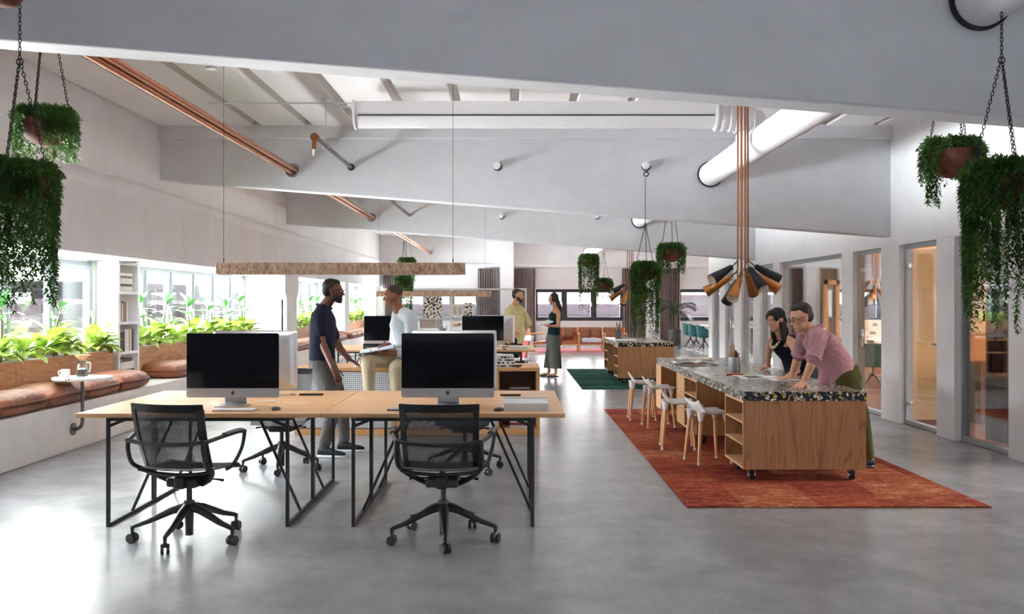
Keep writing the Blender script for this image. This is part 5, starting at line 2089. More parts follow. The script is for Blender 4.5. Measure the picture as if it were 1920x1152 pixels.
def teal_chair(label, x, y, rz):
    t = thing('teal_chair', label, 'chair', (x, y, 0), rz, 'teal shell chairs')
    # shell opens towards +x
    b = MB()

    def fn(u, v):
        a = PI * (.28 + 1.44 * u)
        k = .80 + .2 * v ** .6
        hgt = .46 + v * (.36 - .20 * (1 - math.sin(PI * u)) ** 1.0)
        return (V((.235 * k * math.cos(a), .255 * k * math.sin(a), hgt)), V((-math.cos(a), -math.sin(a), 0)))
    b.slab(fn, 20, 8, .012)
    b.build('shell', m['teal'], t, smooth=70)
    b = MB()
    b.lathe([(.001, .425), (.12, .43), (.195, .46), (.20, .475), (.001, .465)], 24)
    b.build('seat', m['teal'], t, smooth=60)
    for k in range(4):
        a = PI / 4 + k * PI / 2
        lg = MB().tube([(.02 * math.cos(a), .02 * math.sin(a), .32), (.1 * math.cos(a), .1 * math.sin(a), .24), (.27 * math.cos(a), .27 * math.sin(a), .05)], [.014, .012, .009], 8).build('leg', m['black'], t, smooth=60)
        MB().ell((.27 * math.cos(a), .27 * math.sin(a), .028), (.024, .024, .028), 12, 8).build('glide', m['chrome'], lg, smooth=60)
    MB().cyl((0, 0, .29), (0, 0, .43), .02, n=12).build('post', m['black'], t, smooth=60)
    return t


tc0 = teal_chair('teal shell chair farthest along the white table, by the palm', 5.47, 29.1, 0)
dup(tc0, (5.45, 28.1, 0), .1, 'teal shell chair in the middle of the three at the white table')
dup(tc0, (5.50, 27.1, 0), -.1, 'teal shell chair at the white table, nearest the glazed wall')
dup(tc0, (5.72, 15.0, 0), 1.2, 'teal shell chair inside the glazed meeting room')
t = thing('meeting_table', 'white topped table beside the row of three teal chairs', 'table', (6.35, 28.1, 0))
MB().box(-.5, .5, -1.6, 1.6, .715, .74).build('table_top', m['white'], t, smooth=0, bevel=.003)
for sx_ in (-1, 1):
    for sy_ in (-1, 1):
        MB().bar((sx_ * .4, sy_ * 1.4, 0), (sx_ * .4, sy_ * 1.4, .715), .04, .04, up=(0, 1, 0)).build('leg', m['black'], t, smooth=0)
t = thing('meeting_table', 'dark edged table behind the glass door, beside its teal chair', 'table', (6.7, 16.2, 0))
MB().box(-1.25, 1.4, -.55, .55, .71, .74).build('table_top', m['walnut'], t, smooth=0, bevel=.003)
for sx_ in (-1, 1):
    for sy_ in (-1, 1):
        MB().bar((sx_ * 1.1, sy_ * .4, 0), (sx_ * 1.1, sy_ * .4, .71), .04, .04, up=(0, 1, 0)).build('leg', m['black'], t, smooth=0)
for k in range(3):
    t = thing('crate', '%s cardboard box on the meeting room table' % ['lowest, widest', 'middle', 'smallest upper'][k], 'box', (5.98 + .03 * k, 15.95, .74 + .14 * k), .05 * k, 'boxes on the meeting table')
    w = .30 - .05 * k
    MB().box(-w, w, -.15, .15, 0, .14).build('box', m['cream'], t, smooth=0, bevel=.003)
    MB().box(-w * .2, w * .2, -.152, -.15, .04, .09).build('slot', m['walnut'], t, smooth=0)
# cork board and low shelf in the nearest meeting room
t = thing('cork_board', 'orange cork board propped against the birch wall in the nearest glazed room', 'board', (5.60, 11.70, .74))
MB().box(-.05, .48, -.02, 0, 0, .33).build('board', m['osb'], t, smooth=0)
t = thing('sideboard', 'dark low shelf behind the plum curtain in the nearest glazed room', 'cabinet', (5.95, 11.2, 0))
MB().box(-.4, .9, 0, .45, .70, .74).box(-.4, -.36, 0, .45, 0, .70).box(.86, .9, 0, .45, 0, .70).box(-.36, .86, .02, .45, .38, .40).box(-.36, .86, .42, .45, 0, .7).build('carcass', m['walnut'], t, smooth=0)
# potted palm
t = thing('potted_palm', 'palm in a dark metal pot before the grey curtain at the end wall', 'potted palm', (5.06, 29.5, 0))
MB().lathe([(.15, .14), (.175, .16), (.185, .6), (.175, .6), (.16, .5), (.001, .5)], 28).build('pot', m['potgrey'], t, smooth=50)
b = MB()
for k in range(4):
    a = PI / 4 + k * PI / 2
    b.bar((.19 * math.cos(a), .19 * math.sin(a), 0), (.19 * math.cos(a), .19 * math.sin(a), .3), .02, .02, up=(0, 1, 0))
b.tube([(.19 * math.cos(a), .19 * math.sin(a), .15) for a in [2 * PI * i / 20 for i in range(20)]], .01, 6, close=True)
b.build('stand', m['black'], t)
MB().tube(arc3([(0, 0, .48), (.02, 0, .8), (.0, 0, 1.1)], 4), [.03, .03, .028, .026, .026, .024, .022, .02, .02], 8).build('trunk', m['stem'], t, smooth=60)
rr = random.Random(5)
for k in range(9):
    a = k * 2.4 + .4
    el = rr.uniform(.35, 1.2)
    Lf = rr.uniform(.78, 1.02)
    b = MB()
    pts = []
    for i in range(13):
        q = i / 12
        ang = el - 1.7 * q * q
        if i == 0:
            p = V((0, 0, 1.0 + .012 * k))
        else:
            p = pts[-1] + V((math.cos(a) * math.cos(ang), math.sin(a) * math.cos(ang), math.sin(ang))) * Lf / 12
        pts.append(p)
    b.tube(pts, [.008 - .006 * i / 12 for i in range(13)], 5)
    for i in range(3, 13):
        d = (pts[i] - pts[i - 1]).normalized()
        s = d.cross(V((0, 0, 1))).normalized()
        for sg in (-1, 1):
            for o_ in (0, .5):
                l = .30 * math.sin(PI * (i + o_) / 14) + .06
                blade(b, pts[i - 1].lerp(pts[i], o_), d * .75 + s * sg, (0, 0, 1), l, .013, .9, .2, 4)
    b.build('frond', m['palm'], t, smooth=60, fix=False)
def skin(name, c1, c2):
    t = NT(name)
    f = t.noise(t.coord(), 12, 4)
    t.set(t.ramp(f, [(.3, lin(*c1)), (.7, lin(*c2))]), .5, spec=.35)
    t.b.inputs['Subsurface Weight'].default_value = .08
    t.b.inputs['Subsurface Radius'].default_value = (.01, .004, .002)
    return t.mat


def cloth(name, c, bump=.5, sc=(14, 14, 5), stripes=None):
    t = NT(name)
    f = t.noise(t.coord(), 6, 4)
    c = V(lin(*c))
    col = t.ramp(f, [(.3, c * .88), (.7, c * 1.08)])
    if stripes:
        wv = t.n('ShaderNodeTexWave', bands_direction='X', wave_profile='SIN')
        wv.inputs['Scale'].default_value = stripes[1]
        t.l(t.coord(), wv.inputs['Vector'])
        col = t.mix(t.math('GREATER_THAN', wv.outputs['Fac'], .8), col, lin(*stripes[0]))
    t.set(col, .85, spec=.2)
    t.bump(t.noise(t.coord(sc), 1.6, 3, .55, 1.0), bump, .03)
    return t.mat


SK_D = skin('deep brown skin', (98, 62, 46), (118, 76, 56))
SK_B = skin('brown skin', (134, 84, 58), (152, 98, 70))
SK_L = skin('light skin', (206, 152, 122), (222, 172, 144))
SK_M = skin('warm skin', (196, 146, 112), (214, 164, 130))
HAIRB = flat('black hair', (24, 20, 19), .6, var=.15, scale=60)
HAIRD = flat('dark brown hair', (48, 36, 30), .6, var=.15, scale=60)
HAIRS = flat('cropped hair', (62, 48, 42), .8, var=.1, scale=80)
EYE = flat('eye', (24, 18, 16), .2, var=.02)
EYEW = flat('eye white', (225, 220, 214), .3, var=.01)
TEETH = flat('teeth', (236, 230, 220), .3, var=.01)


def chain(b, pts, rs, n=14):
    pts = [V(p) for p in pts]
    if not hasattr(rs, '__len__'):
        rs = [rs] * len(pts)
    for p, r in zip(pts, rs):
        b.ell(p, r, n, 8)
    for i in range(len(pts) - 1):
        if (pts[i + 1] - pts[i]).length > 1e-4:
            b.tube([pts[i], pts[i + 1]], [rs[i], rs[i + 1]], n)


def trunk(b, rings, side, n=22):
    """rings: (centre, half width along side, half depth); side = vector to the body's right"""
    rr = []
    C = [V(r[0]) for r in rings]
    for i, (c, w, d) in enumerate(rings):
        ax = (C[min(i + 1, len(C) - 1)] - C[max(i - 1, 0)]).normalized()
        s = V(side)
        s = (s - ax * s.dot(ax)).normalized()
        f = ax.cross(s).normalized()
        ring = []
        for k in range(n):
            t = 2 * PI * k / n
            ct, st_ = math.cos(t), math.sin(t)
            ring.append(V(c) + s * w * (abs(ct) ** .85) * (1 if ct > 0 else -1) + f * d * (abs(st_) ** .85) * (1 if st_ > 0 else -1))
        rr.append(ring)
    b.loft(rr)
    return b


def hand(b, wr, d, up, s=1.0, thumb=1, curl=.35, spread=.09):
    """wrist, pointing direction, back-of-hand normal; thumb = side sign along d x up"""
    d = V(d).normalized()
    up = V(up)
    up = (up - d * up.dot(d)).normalized()
    sd = d.cross(up).normalized() * thumb
    wr = V(wr)
    chain(b, [wr - d * .02, wr + d * .015], [.024 * s, .023 * s])
    for k in (-1.2, -.4, .4, 1.2):
        chain(b, [wr + d * .012 * s + sd * k * .010 * s, wr + d * .085 * s + sd * k * .022 * s + up * (.004 - .003 * abs(k)) * s], [.015 * s, .0125 * s])
    for k, L, r in ((1.5, .072, .0088), (.5, .082, .0092), (-.5, .076, .0088), (-1.5, .060, .0078)):
        base = wr + d * .088 * s + sd * k * .019 * s
        dd = (d + sd * k * spread).normalized()
        pts = [base]
        a = curl * .5
        for seg in (.45, .32, .23):
            v = dd * math.cos(a) - up * math.sin(a)
            pts.append(pts[-1] + v * L * seg * s)
            a += curl * (1.1 if seg > .4 else .8)
        chain(b, pts, [r * s, r * .96 * s, r * .88 * s, r * .72 * s], 10)
    t0 = wr + d * .028 * s + sd * .022 * s
    t1 = t0 + (d * .55 + sd * .75 - up * .22).normalized() * .040 * s
    t2 = t1 + (d * .85 + sd * .35 - up * .2).normalized() * .030 * s
    t3 = t2 + (d * .95 + sd * .1 - up * .2).normalized() * .024 * s
    chain(b, [t0, t1, t2, t3], [.014 * s, .0115 * s, .010 * s, .0078 * s], 10)


def headm(c, face, up=(0, 0, 1), roll=0):
    f = V(face).normalized()
    u = V(up)
    u = (u - f * u.dot(f)).normalized()
    r = f.cross(u).normalized()
    M = Matrix(((r.x, f.x, u.x), (r.y, f.y, u.y), (r.z, f.z, u.z))).to_4x4()
    return Matrix.Translation(V(c)) @ M


def head(b, M, s=1.0, fem=False):
    """x right, y forward, z up; centre between the ears"""
    Rm = M.to_3x3().to_4x4()

    def e(c, r):
        b.ell(M @ (V(c) * s), tuple(q * s for q in r), 18, 12, mat=Rm)
    e((0, -.012, .035), (.074, .094, .085))
    e((0, .03, .01), (.066, .060, .078))
    e((0, .036, -.045), (.055 if not fem else .050, .052, .058))
    e((0, .050, -.080), (.038 if not fem else .030, .036, .028))
    e((0, .068, -.093), (.020, .020, .018))
    e((.036, .062, -.018), (.022, .020, .022))
    e((-.036, .062, -.018), (.022, .020, .022))
    e((.028, .076, .032), (.026, .012, .009))
    e((-.028, .076, .032), (.026, .012, .009))
    chain(b, [M @ (V((0, .084, .016)) * s), M @ (V((0, .100, -.012)) * s), M @ (V((0, .108, -.024)) * s)], [.0075 * s, .010 * s, .0115 * s], 10)
    e((.011, .096, -.027), (.009, .010, .008))
    e((-.011, .096, -.027), (.009, .010, .008))
    e((0, .083, -.052), (.022, .012, .006))
    e((0, .080, -.065), (.019, .013, .007))
    for x in (-1, 1):
        e((x * .074, -.004, -.004), (.010, .019, .030))
        e((x * .078, -.014, .006), (.009, .014, .020))


def headparts(t, M, s, hair, hmat, fem=False, glasses=False, beard=None, smile=False, hairpart=None):
    Rm = M.to_3x3().to_4x4()
    for x in (-1, 1):
        ey = MB().ell(M @ (V((x * .031, .079, .010)) * s), (.0125 * s, .0075 * s, .0075 * s), 12, 8, mat=Rm).build('eye', EYEW, t, smooth=60)
        MB().ell(M @ (V((x * .031, .0845, .010)) * s), (.006 * s, .004 * s, .006 * s), 10, 6, mat=Rm).build('iris', EYE, ey, smooth=60)
        MB().tube([M @ (V((x * .014, .091, .028)) * s), M @ (V((x * .03, .090, .033)) * s), M @ (V((x * .05, .076, .028)) * s)], [.003 * s, .004 * s, .002 * s], 6).build('eyebrow', hmat, t, smooth=60)
    if smile:
        MB().ell(M @ (V((0, .087, -.058)) * s), (.017 * s, .008 * s, .0045 * s), 12, 8, mat=Rm).build('teeth', TEETH, t, smooth=60)
    b = MB()

    def e(c, r):
        b.ell(M @ (V(c) * s), tuple(q * s for q in r), 20, 14, mat=Rm)
    for c, r in hair:
        e(c, r)
    remesh(b, 'hair', hmat, t, .006 * s, 4)
    if beard:
        b = MB()
        for c, r in (((0, .056, -.082), (.046, .040, .032)), ((.046, .028, -.055), (.018, .040, .036)), ((-.046, .028, -.055), (.018, .040, .036)), ((0, .088, -.040), (.026, .010, .007)), ((0, .074, -.100), (.022, .018, .016)), ((0.024, .084, -.058), (.008, .010, .018)), ((-.024, .084, -.058), (.008, .010, .018))):
            e(c, r)
        remesh(b, 'beard', beard, t, .005 * s, 3)
    if glasses:
        b = MB()
        for x in (-1, 1):
            pts = [M @ (V((x * .032 + .021 * math.cos(a), .100 - .004 * abs(math.cos(a)), .008 + .016 * math.sin(a))) * s) for a in [2 * PI * i / 16 for i in range(16)]]
            b.tube(pts, .0022 * s, 6, close=True)
            b.tube([M @ (V((x * .053, .096, .012)) * s), M @ (V((x * .072, .07, .014)) * s), M @ (V((x * .080, -.01, .012)) * s)], .0024 * s, 6)
        b.tube([M @ (V((-.011, .102, .010)) * s), M @ (V((.011, .102, .010)) * s)], .0022 * s, 6)
        b.build('glasses', m['black'], t, smooth=60)


SHORT = [((0, -.030, .054), (.0775, .0865, .077)), ((0, -.053, .008), (.0735, .060, .070)), ((0, .006, .088), (.060, .060, .0375))]


def shoe(t, heel, toe, mat, sole, name='shoe', w=.042, h=.085):
    heel, toe = V(heel), V(toe)
    d = (toe - heel)
    L = d.length
    d.normalize()
    s = d.cross(V((0, 0, 1))).normalized()
    rings, so = [], []
    for q, ww, hh in ((-.02, .55, .75), (.03, .9, 1.0), (.25, .92, 1.05), (.42, .95, .85), (.62, 1.12, .62), (.82, 1.05, .48), (.95, .75, .38), (1.0, .35, .25)):
        c = heel + d * L * q
        ring, ring2 = [], []
        for k in range(14):
            a = 2 * PI * k / 14
            ring.append(c + s * w * ww * math.cos(a) + V((0, 0, .02 + h * hh * .5 + h * hh * .5 * math.sin(a))))
            ring2.append(c + s * w * (ww * 1.06) * math.cos(a) + V((0, 0, .012 + .012 * (1 if math.sin(a) > 0 else -1) * abs(math.sin(a)) ** .3)))
        rings.append(ring)
        so.append(ring2)
    o = MB().loft(rings).build(name, mat, t, smooth=60)
    MB().loft(so).build('sole', sole, o, smooth=50)
    return o


def mid(a, b_, k=.5):
    return V(a).lerp(V(b_), k)


class Fig:
    """collects one figure; all points are places in the room, stored relative to the root"""
    def __init__(self, label, root):
        self.o = V(root)
        self.t = thing('person', label, 'person', root)

    def __call__(self, p):
        return V(p) - self.o


# ------------------------------------------------------------------ man in navy polo, standing
f = Fig('man in a navy polo shirt and grey trousers, leaning on the low cabinet', (W(628, 856, 9.0).x, 9.0, 0))
hc = f(W(625, 547, 9.62))
M = headm(hc, (1, .05, -.06), (.05, 0, 1))
neck = f(W(607, 575, 9.65))
Rs, Ls = f(W(600, 595, 9.44)), f(W(609, 593, 9.84))
Re, Rw = f(W(606, 648, 9.28)), f(W(625, 692, 9.12))
Le, Lw = f(W(636, 652, 10.0)), f(W(655, 674, 10.30))
hip = f(W(604, 676, 9.40))
hR, hL = hip + V((0, -.09, -.03)), hip + V((.02, .09, -.03))
kR, kL = f(W(624, 766, 9.05)), f(W(640, 764, 9.3))
aR, aL = f(W(609, 840, 8.93)), f(W(645, 831, 9.25))
aR.z, aL.z = .10, .10
side = (0, -1, 0)
b = MB()
head(b, M, 1.02)
chain(b, [hc + V((-.03, 0, -.07)), neck + V((0, 0, -.02))], [.056, .062])
trunk(b, [(hip + V((0, 0, -.06)), .14, .10), (hip + V((.0, 0, .08)), .145, .10), (mid(hip, neck, .6), .16, .105), (neck + V((0, 0, -.09)), .17, .095), (neck + V((0, 0, -.02)), .07, .06)], side)
chain(b, [Rs, Re, Rw], [.052, .042, .028])
chain(b, [Ls, Le, Lw], [.052, .042, .028])
chain(b, [mid(Rs, neck, .5), Rs], [.06, .055])
chain(b, [mid(Ls, neck, .5), Ls], [.06, .055])
chain(b, [mid(Re, Rw, .28)], [.040])
chain(b, [mid(Le, Lw, .28)], [.040])
hand(b, Rw, (.16, -.02, -.28), (.6, -.8, .3), 1.0, -1, .5)
hand(b, Lw, f(W(672, 684, 10.42)) - Lw, (.2, .1, 1), 1.0, 1, .25)
chain(b, [hR, kR, aR], [.08, .05, .034])
chain(b, [hL, kL, aL], [.08, .05, .034])
remesh(b, 'body', SK_D, f.t, .0065, 5)
headparts(f.t, M, 1.02, SHORT, HAIRB, glasses=True, beard=HAIRB, smile=True)
navy = cloth('navy polo cloth', (27, 30, 48), .35)
b = MB()
trunk(b, [(hip + V((0, 0, .0)), .172, .128), (hip + V((.0, 0, .12)), .165, .122), (mid(hip, neck, .55), .18, .128), (neck + V((0, 0, -.12)), .195, .118), (neck + V((0, 0, -.035)), .085, .075)], side)
for S_, E_ in ((Rs, Re), (Ls, Le)):
    chain(b, [mid(S_, neck, .55), S_, mid(S_, E_, .62)], [.075, .072, .064])
remesh(b, 'polo_shirt', navy, f.t, .008, 5)
MB().tube([neck + V((.075 * math.cos(a) + .005, .072 * math.sin(a), .0 - .02 * math.cos(a))) for a in [2 * PI * i / 18 for i in range(18)]], .013, 8, close=True).build('collar', navy, f.t, smooth=60)
greyt = cloth('grey trouser cloth', (88, 84, 82), .6)
b = MB()
trunk(b, [(hip + V((0, 0, -.12)), .165, .125), (hip + V((0, 0, -.04)), .172, .135), (hip + V((0, 0, .05)), .165, .122)], side)
for h_, k_, a_ in ((hR, kR, aR), (hL, kL, aL)):
    chain(b, [h_ + V((0, 0, -.04)), mid(h_, k_, .5), k_, mid(k_, a_, .5), a_ + V((0, 0, .03))], [.112, .092, .078, .066, .058])
remesh(b, 'trousers', greyt, f.t, .009, 5)
MB().tube([mid(Lw, Le, .12) + (V((0, 0, 1)) * math.sin(a) + V((.7, -.7, 0)) * math.cos(a)) * .034 for a in [2 * PI * i / 16 for i in range(16)]], .010, 6, close=True).build('watch', m['black'], f.t, smooth=60)
shm = flat('navy shoe', (20, 22, 30), .7, var=.1)
for a_, to in ((aR, (.2, -.04)), (aL, (.2, .0))):
    hl = V((a_.x - .06, a_.y, 0))
    shoe(f.t, hl, hl + V((to[0] + .06, to[1], 0)), shm, m['cup'])

# ------------------------------------------------------------------ man in white, sitting on the cabinet
f = Fig('seated man in a white shirt and beige trousers writing in a notebook', (W(762, 690, 10.75).x, 10.62, .74))
hc = f(W(737, 556, 10.62))
M = headm(hc, (-1, -.14, -.12), (-.08, 0, 1))
neck = f(W(750, 584, 10.66))
hip = f(W(764, 671, 10.66))
Ls, Rs = f(W(770, 596, 10.42)), f(W(746, 593, 10.88))
Le, Lw = f(W(772, 662, 10.34)), f(W(722, 662, 10.20))
Re, Rw = f(W(738, 660, 10.72)), f(W(727, 647, 10.40))
kL, aL = f(W(690, 676, 10.18)), f(W(693, 770, 10.22))
kR, aR = f(W(742, 690, 10.16)), f(W(744, 772, 10.20))
hL, hR = hip + V((-.03, -.10, -.02)), hip + V((-.03, .08, -.02))
side = (0, 1, 0)
b = MB()
head(b, M, 1.03)
chain(b, [hc + V((.03, 0, -.07)), neck + V((0, 0, -.02))], [.058, .066])
trunk(b, [(hip + V((0, 0, -.06)), .15, .11), (hip + V((.0, 0, .1)), .15, .105), (mid(hip, neck, .6), .155, .10), (neck + V((.01, 0, -.11)), .15, .08), (neck + V((.005, 0, -.03)), .06, .055)], side)
chain(b, [Ls, Le, Lw], [.052, .043, .029])
chain(b, [Rs, Re, Rw], [.052, .043, .029])
hand(b, Lw, (-1, -.1, .02), (0, 0, -1), 1.0, 1, .3)
hand(b, Rw, (-.8, -.45, -.15), (-.2, -.2, 1), 1.0, 1, 1.0)
chain(b, [hL, kL, aL], [.085, .052, .036])
chain(b, [hR, kR, aR], [.085, .052, .036])
remesh(b, 'body', SK_B, f.t, .0065, 5)
headparts(f.t, M, 1.03, [((0, -.018, .043), (.0752, .0925, .0815))], HAIRS, smile=True)
white = cloth('white jersey', (216, 222, 228), .35)
b = MB()
trunk(b, [(hip + V((0, 0, -.03)), .185, .145), (hip + V((.0, 0, .12)), .182, .135), (mid(hip, neck, .55), .19, .135), (neck + V((.0, 0, -.13)), .195, .12), (neck + V((.005, 0, -.03)), .088, .078)], side)
chain(b, [mid(Ls, neck, .55), Ls, Le, mid(Le, Lw, .45)], [.078, .078, .066, .056])
chain(b, [mid(Rs, neck, .55), Rs, Re, mid(Re, Rw, .6)], [.078, .076, .062, .048])
remesh(b, 'shirt', white, f.t, .008, 5)
chn = cloth('beige chino', (196, 178, 148), .6)
b = MB()
trunk(b, [(hip + V((0, 0, -.085)), .175, .16), (hip + V((0, 0, -.02)), .18, .155), (hip + V((0, 0, .04)), .17, .135)], side)
for h_, k_, a_ in ((hL, kL, aL), (hR, kR, aR)):
    chain(b, [h_, mid(h_, k_, .5), k_, mid(k_, a_, .5), a_ + V((0, 0, .02))], [.10, .09, .078, .064, .055])
remesh(b, 'trousers', chn, f.t, .009, 5)
dsh = flat('dark shoe', (52, 54, 60), .6, var=.1)
for a_ in (aL, aR):
    o = shoe(f.t, (a_.x + .05, a_.y, a_.z - .1), (a_.x - .2, a_.y - .02, a_.z - .1), dsh, m['blackp'])
nb = W(709, 655, 10.26)
t = thing('notebook', 'open notebook held in the seated man\'s hands', 'notebook', nb, .1)
t.rotation_euler = (.10, -.16, .1)
MB().box(-.20, .17, -.13, .13, -.010, -.004).build('cover', m['black'], t, smooth=0)
MB().box(-.195, .165, -.125, .125, -.004, .006).build('page_block', flat('cool paper', (226, 234, 244), .7, var=.01), t, smooth=0)
o = MB().tube([(-.05, -.01, -.04), (.05, .02, .07)], .0045, 8).build('pen', flat('violet pen', (70, 50, 140), .4), None)
o.location = W(716, 650, 10.24)
tag(o, 'violet pen in the seated man\'s writing hand', 'pen')

# ------------------------------------------------------------------ far man in yellow
YF = 17.2
f = Fig('man far back in a loose yellow shirt, hand on hip', (W(968, 700, YF).x, YF, 0))
hc = f(W(971, 555, YF))
M = headm(hc, (.95, -.3, -.1), (0, 0, 1))
neck = f(W(965, 573, YF))
hip = f(W(968, 634, YF))
Rs, Ls = f(W(954, 585, YF - .1)), f(W(978, 584, YF + .12))
Re, Rw = f(W(949, 606, YF - .22)), f(W(962, 620, YF - .24))
Le, Lw = f(W(990, 606, YF + .2)), f(W(985, 622, YF + .1))
side = V((-.3, -.95, 0))
hR, hL = hip + V((-.03, -.1, -.04)), hip + V((.03, .1, -.04))
aR, aL = V((-.08, -.1, .09)), V((.16, .12, .09))
kR, kL = V((-.05, -.12, .48)), V((.12, .1, .48))
b = MB()
head(b, M, 1.0)
chain(b, [hc + V((-.02, 0, -.07)), neck + V((0, 0, -.02))], [.056, .062])
trunk(b, [(hip, .14, .1), (mid(hip, neck, .6), .16, .105), (neck + V((0, 0, -.09)), .165, .095), (neck, .065, .06)], side)
chain(b, [Rs, Re, Rw], [.05, .042, .028])
chain(b, [Ls, Le, Lw], [.05, .042, .028])
hand(b, Rw, (.75, 0, -.55), (-.2, -1, 0), 1.0, 1, .5)
hand(b, Lw, (.1, -.5, -.8), (1, 0, .2), 1.0, 1, .5)
chain(b, [hR, kR, aR], [.08, .05, .034])
chain(b, [hL, kL, aL], [.08, .05, .034])
remesh(b, 'body', SK_M, f.t, .008, 4)
headparts(f.t, M, 1.0, SHORT, HAIRD, beard=HAIRD)
b = MB()
trunk(b, [(hip + V((0, 0, -.10)), .19, .16), (hip + V((.0, 0, .1)), .19, .16), (mid(hip, neck, .6), .195, .145), (neck + V((.0, 0, -.11)), .19, .12), (neck + V((0, 0, -.02)), .08, .075)], side)
for S_, E_, W_ in ((Rs, Re, Rw), (Ls, Le, Lw)):
    chain(b, [mid(S_, neck, .5), S_, E_, mid(E_, W_, .2)], [.08, .082, .078, .062])
remesh(b, 'shirt', cloth('yellow linen', (206, 196, 146), .6), f.t, .010, 4)
b = MB()
trunk(b, [(hip + V((0, 0, -.13)), .165, .125), (hip + V((0, 0, .04)), .165, .125)], side)
for h_, k_, a_ in ((hR, kR, aR), (hL, kL, aL)):
    chain(b, [h_, mid(h_, k_, .5), k_, a_ + V((0, 0, .02))], [.105, .09, .075, .06])
remesh(b, 'trousers', cloth('charcoal trouser', (44, 42, 46), .4), f.t, .010, 4)
for a_ in (aR, aL):
    shoe(f.t, (a_.x - .05, a_.y, 0), (a_.x + .2, a_.y - .06, 0), dsh, m['blackp'])

# ------------------------------------------------------------------ far woman, striped trousers
YF = 18.6
f = Fig('woman with long dark hair and wide striped trousers holding papers', (W(1036, 706, YF).x, YF, 0))
hc = f(W(1037, 561, YF))
M = headm(hc, (-.95, -.25, -.12), (0, 0, 1))
neck = f(W(1042, 578, YF))
hip = f(W(1038, 628, YF))
Ls, Rs = f(W(1047, 588, YF - .12)), f(W(1038, 588, YF + .12))
Le, Lw = f(W(1046, 612, YF - .2)), f(W(1026, 611, YF - .24))
Re, Rw = f(W(1034, 612, YF + .2)), f(W(1022, 609, YF + .02))
side = V((-.25, .95, 0))
b = MB()
head(b, M, .96, True)
chain(b, [hc + V((.02, 0, -.07)), neck + V((0, 0, -.02))], [.046, .05])
trunk(b, [(hip, .15, .11), (mid(hip, neck, .4), .115, .09), (mid(hip, neck, .7), .14, .105), (neck + V((0, 0, -.08)), .145, .08), (neck, .055, .05)], side)
chain(b, [Rs, Re, Rw], [.042, .034, .023])
chain(b, [Ls, Le, Lw], [.042, .034, .023])
hand(b, Rw, (-.8, -.4, .1), (.1, 0, -1), .9, 1, .5)
hand(b, Lw, (-.9, .1, .1), (0, -.4, -1), .9, 1, .5)
fR, fL = V((-.07, .1, .07)), V((.06, -.08, .07))
chain(b, [hip + V((0, .08, -.05)), V((-.04, .1, .48)), fR, fR + V((-.02, 0, -.04)), fR + V((-.15, -.03, -.045))], [.08, .05, .03, .034, .026])
chain(b, [hip + V((0, -.08, -.05)), V((.04, -.09, .48)), fL, fL + V((-.02, 0, -.04)), fL + V((-.15, -.03, -.045))], [.08, .05, .03, .034, .026])
remesh(b, 'body', SK_M, f.t, .008, 4)
LONG = [((0, -.028, .048), (.082, .094, .082)), ((0, -.06, -.02), (.080, .060, .085)), ((0, -.085, -.11), (.080, .060, .10)), ((0, -.100, -.21), (.075, .058, .11)), ((0, -.110, -.31), (.055, .045, .09)), ((.066, .0, .0), (.022, .05, .06)), ((-.066, .0, .0), (.022, .05, .06))]
headparts(f.t, M, .98, LONG, HAIRD, True)
b = MB()
trunk(b, [(hip + V((0, 0, -.01)), .165, .125), (mid(hip, neck, .4), .13, .105), (mid(hip, neck, .72), .155, .122), (neck + V((0, 0, -.10)), .135, .092), (neck + V((0, 0, -.055)), .09, .07)], side)
remesh(b, 'top', cloth('dark green top', (26, 52, 50), .3), f.t, .009, 4)
b = MB()
trunk(b, [(hip + V((0, 0, -.20)), .19, .15), (hip + V((0, 0, -.06)), .18, .145), (hip + V((0, 0, .06)), .14, .11)], side)
for y, x in ((.10, -.055), (-.09, .06)):
    rings = []
    for q, r1 in ((0, .118), (.3, .122), (.6, .122), (.85, .122), (1, .122)):
        c = (hip + V((0, y * .9, -.14))).lerp(V((x, y, .16)), q)
        rings.append([c + V((r1 * math.cos(a), r1 * .82 * math.sin(a), 0)) for a in [2 * PI * k / 20 for k in range(20)]])
    b.loft(rings)
remesh(b, 'trousers', cloth('striped trouser', (70, 70, 68), .3, stripes=((150, 148, 142), 15)), f.t, .010, 3)
for a_ in (fR, fL):
    MB().prism(rrect(.24, .08, .035, cx=a_.x - .06, cy=a_.y - .015), 'z', 0, .018).tube([(a_.x - .10, a_.y - .055, .02), (a_.x - .09, a_.y - .02, .065), (a_.x - .10, a_.y + .02, .02)], .006, 6).build('sandal', m['black'], f.t, smooth=40)
pp = W(1023, 606, YF - .12)
o = book('loose white papers in the far woman\'s hands', (.26, .32, .006), (232, 234, 236), pp, .2, cat='paper', name='paper')
o.rotation_euler = (.15, -.35, .2)

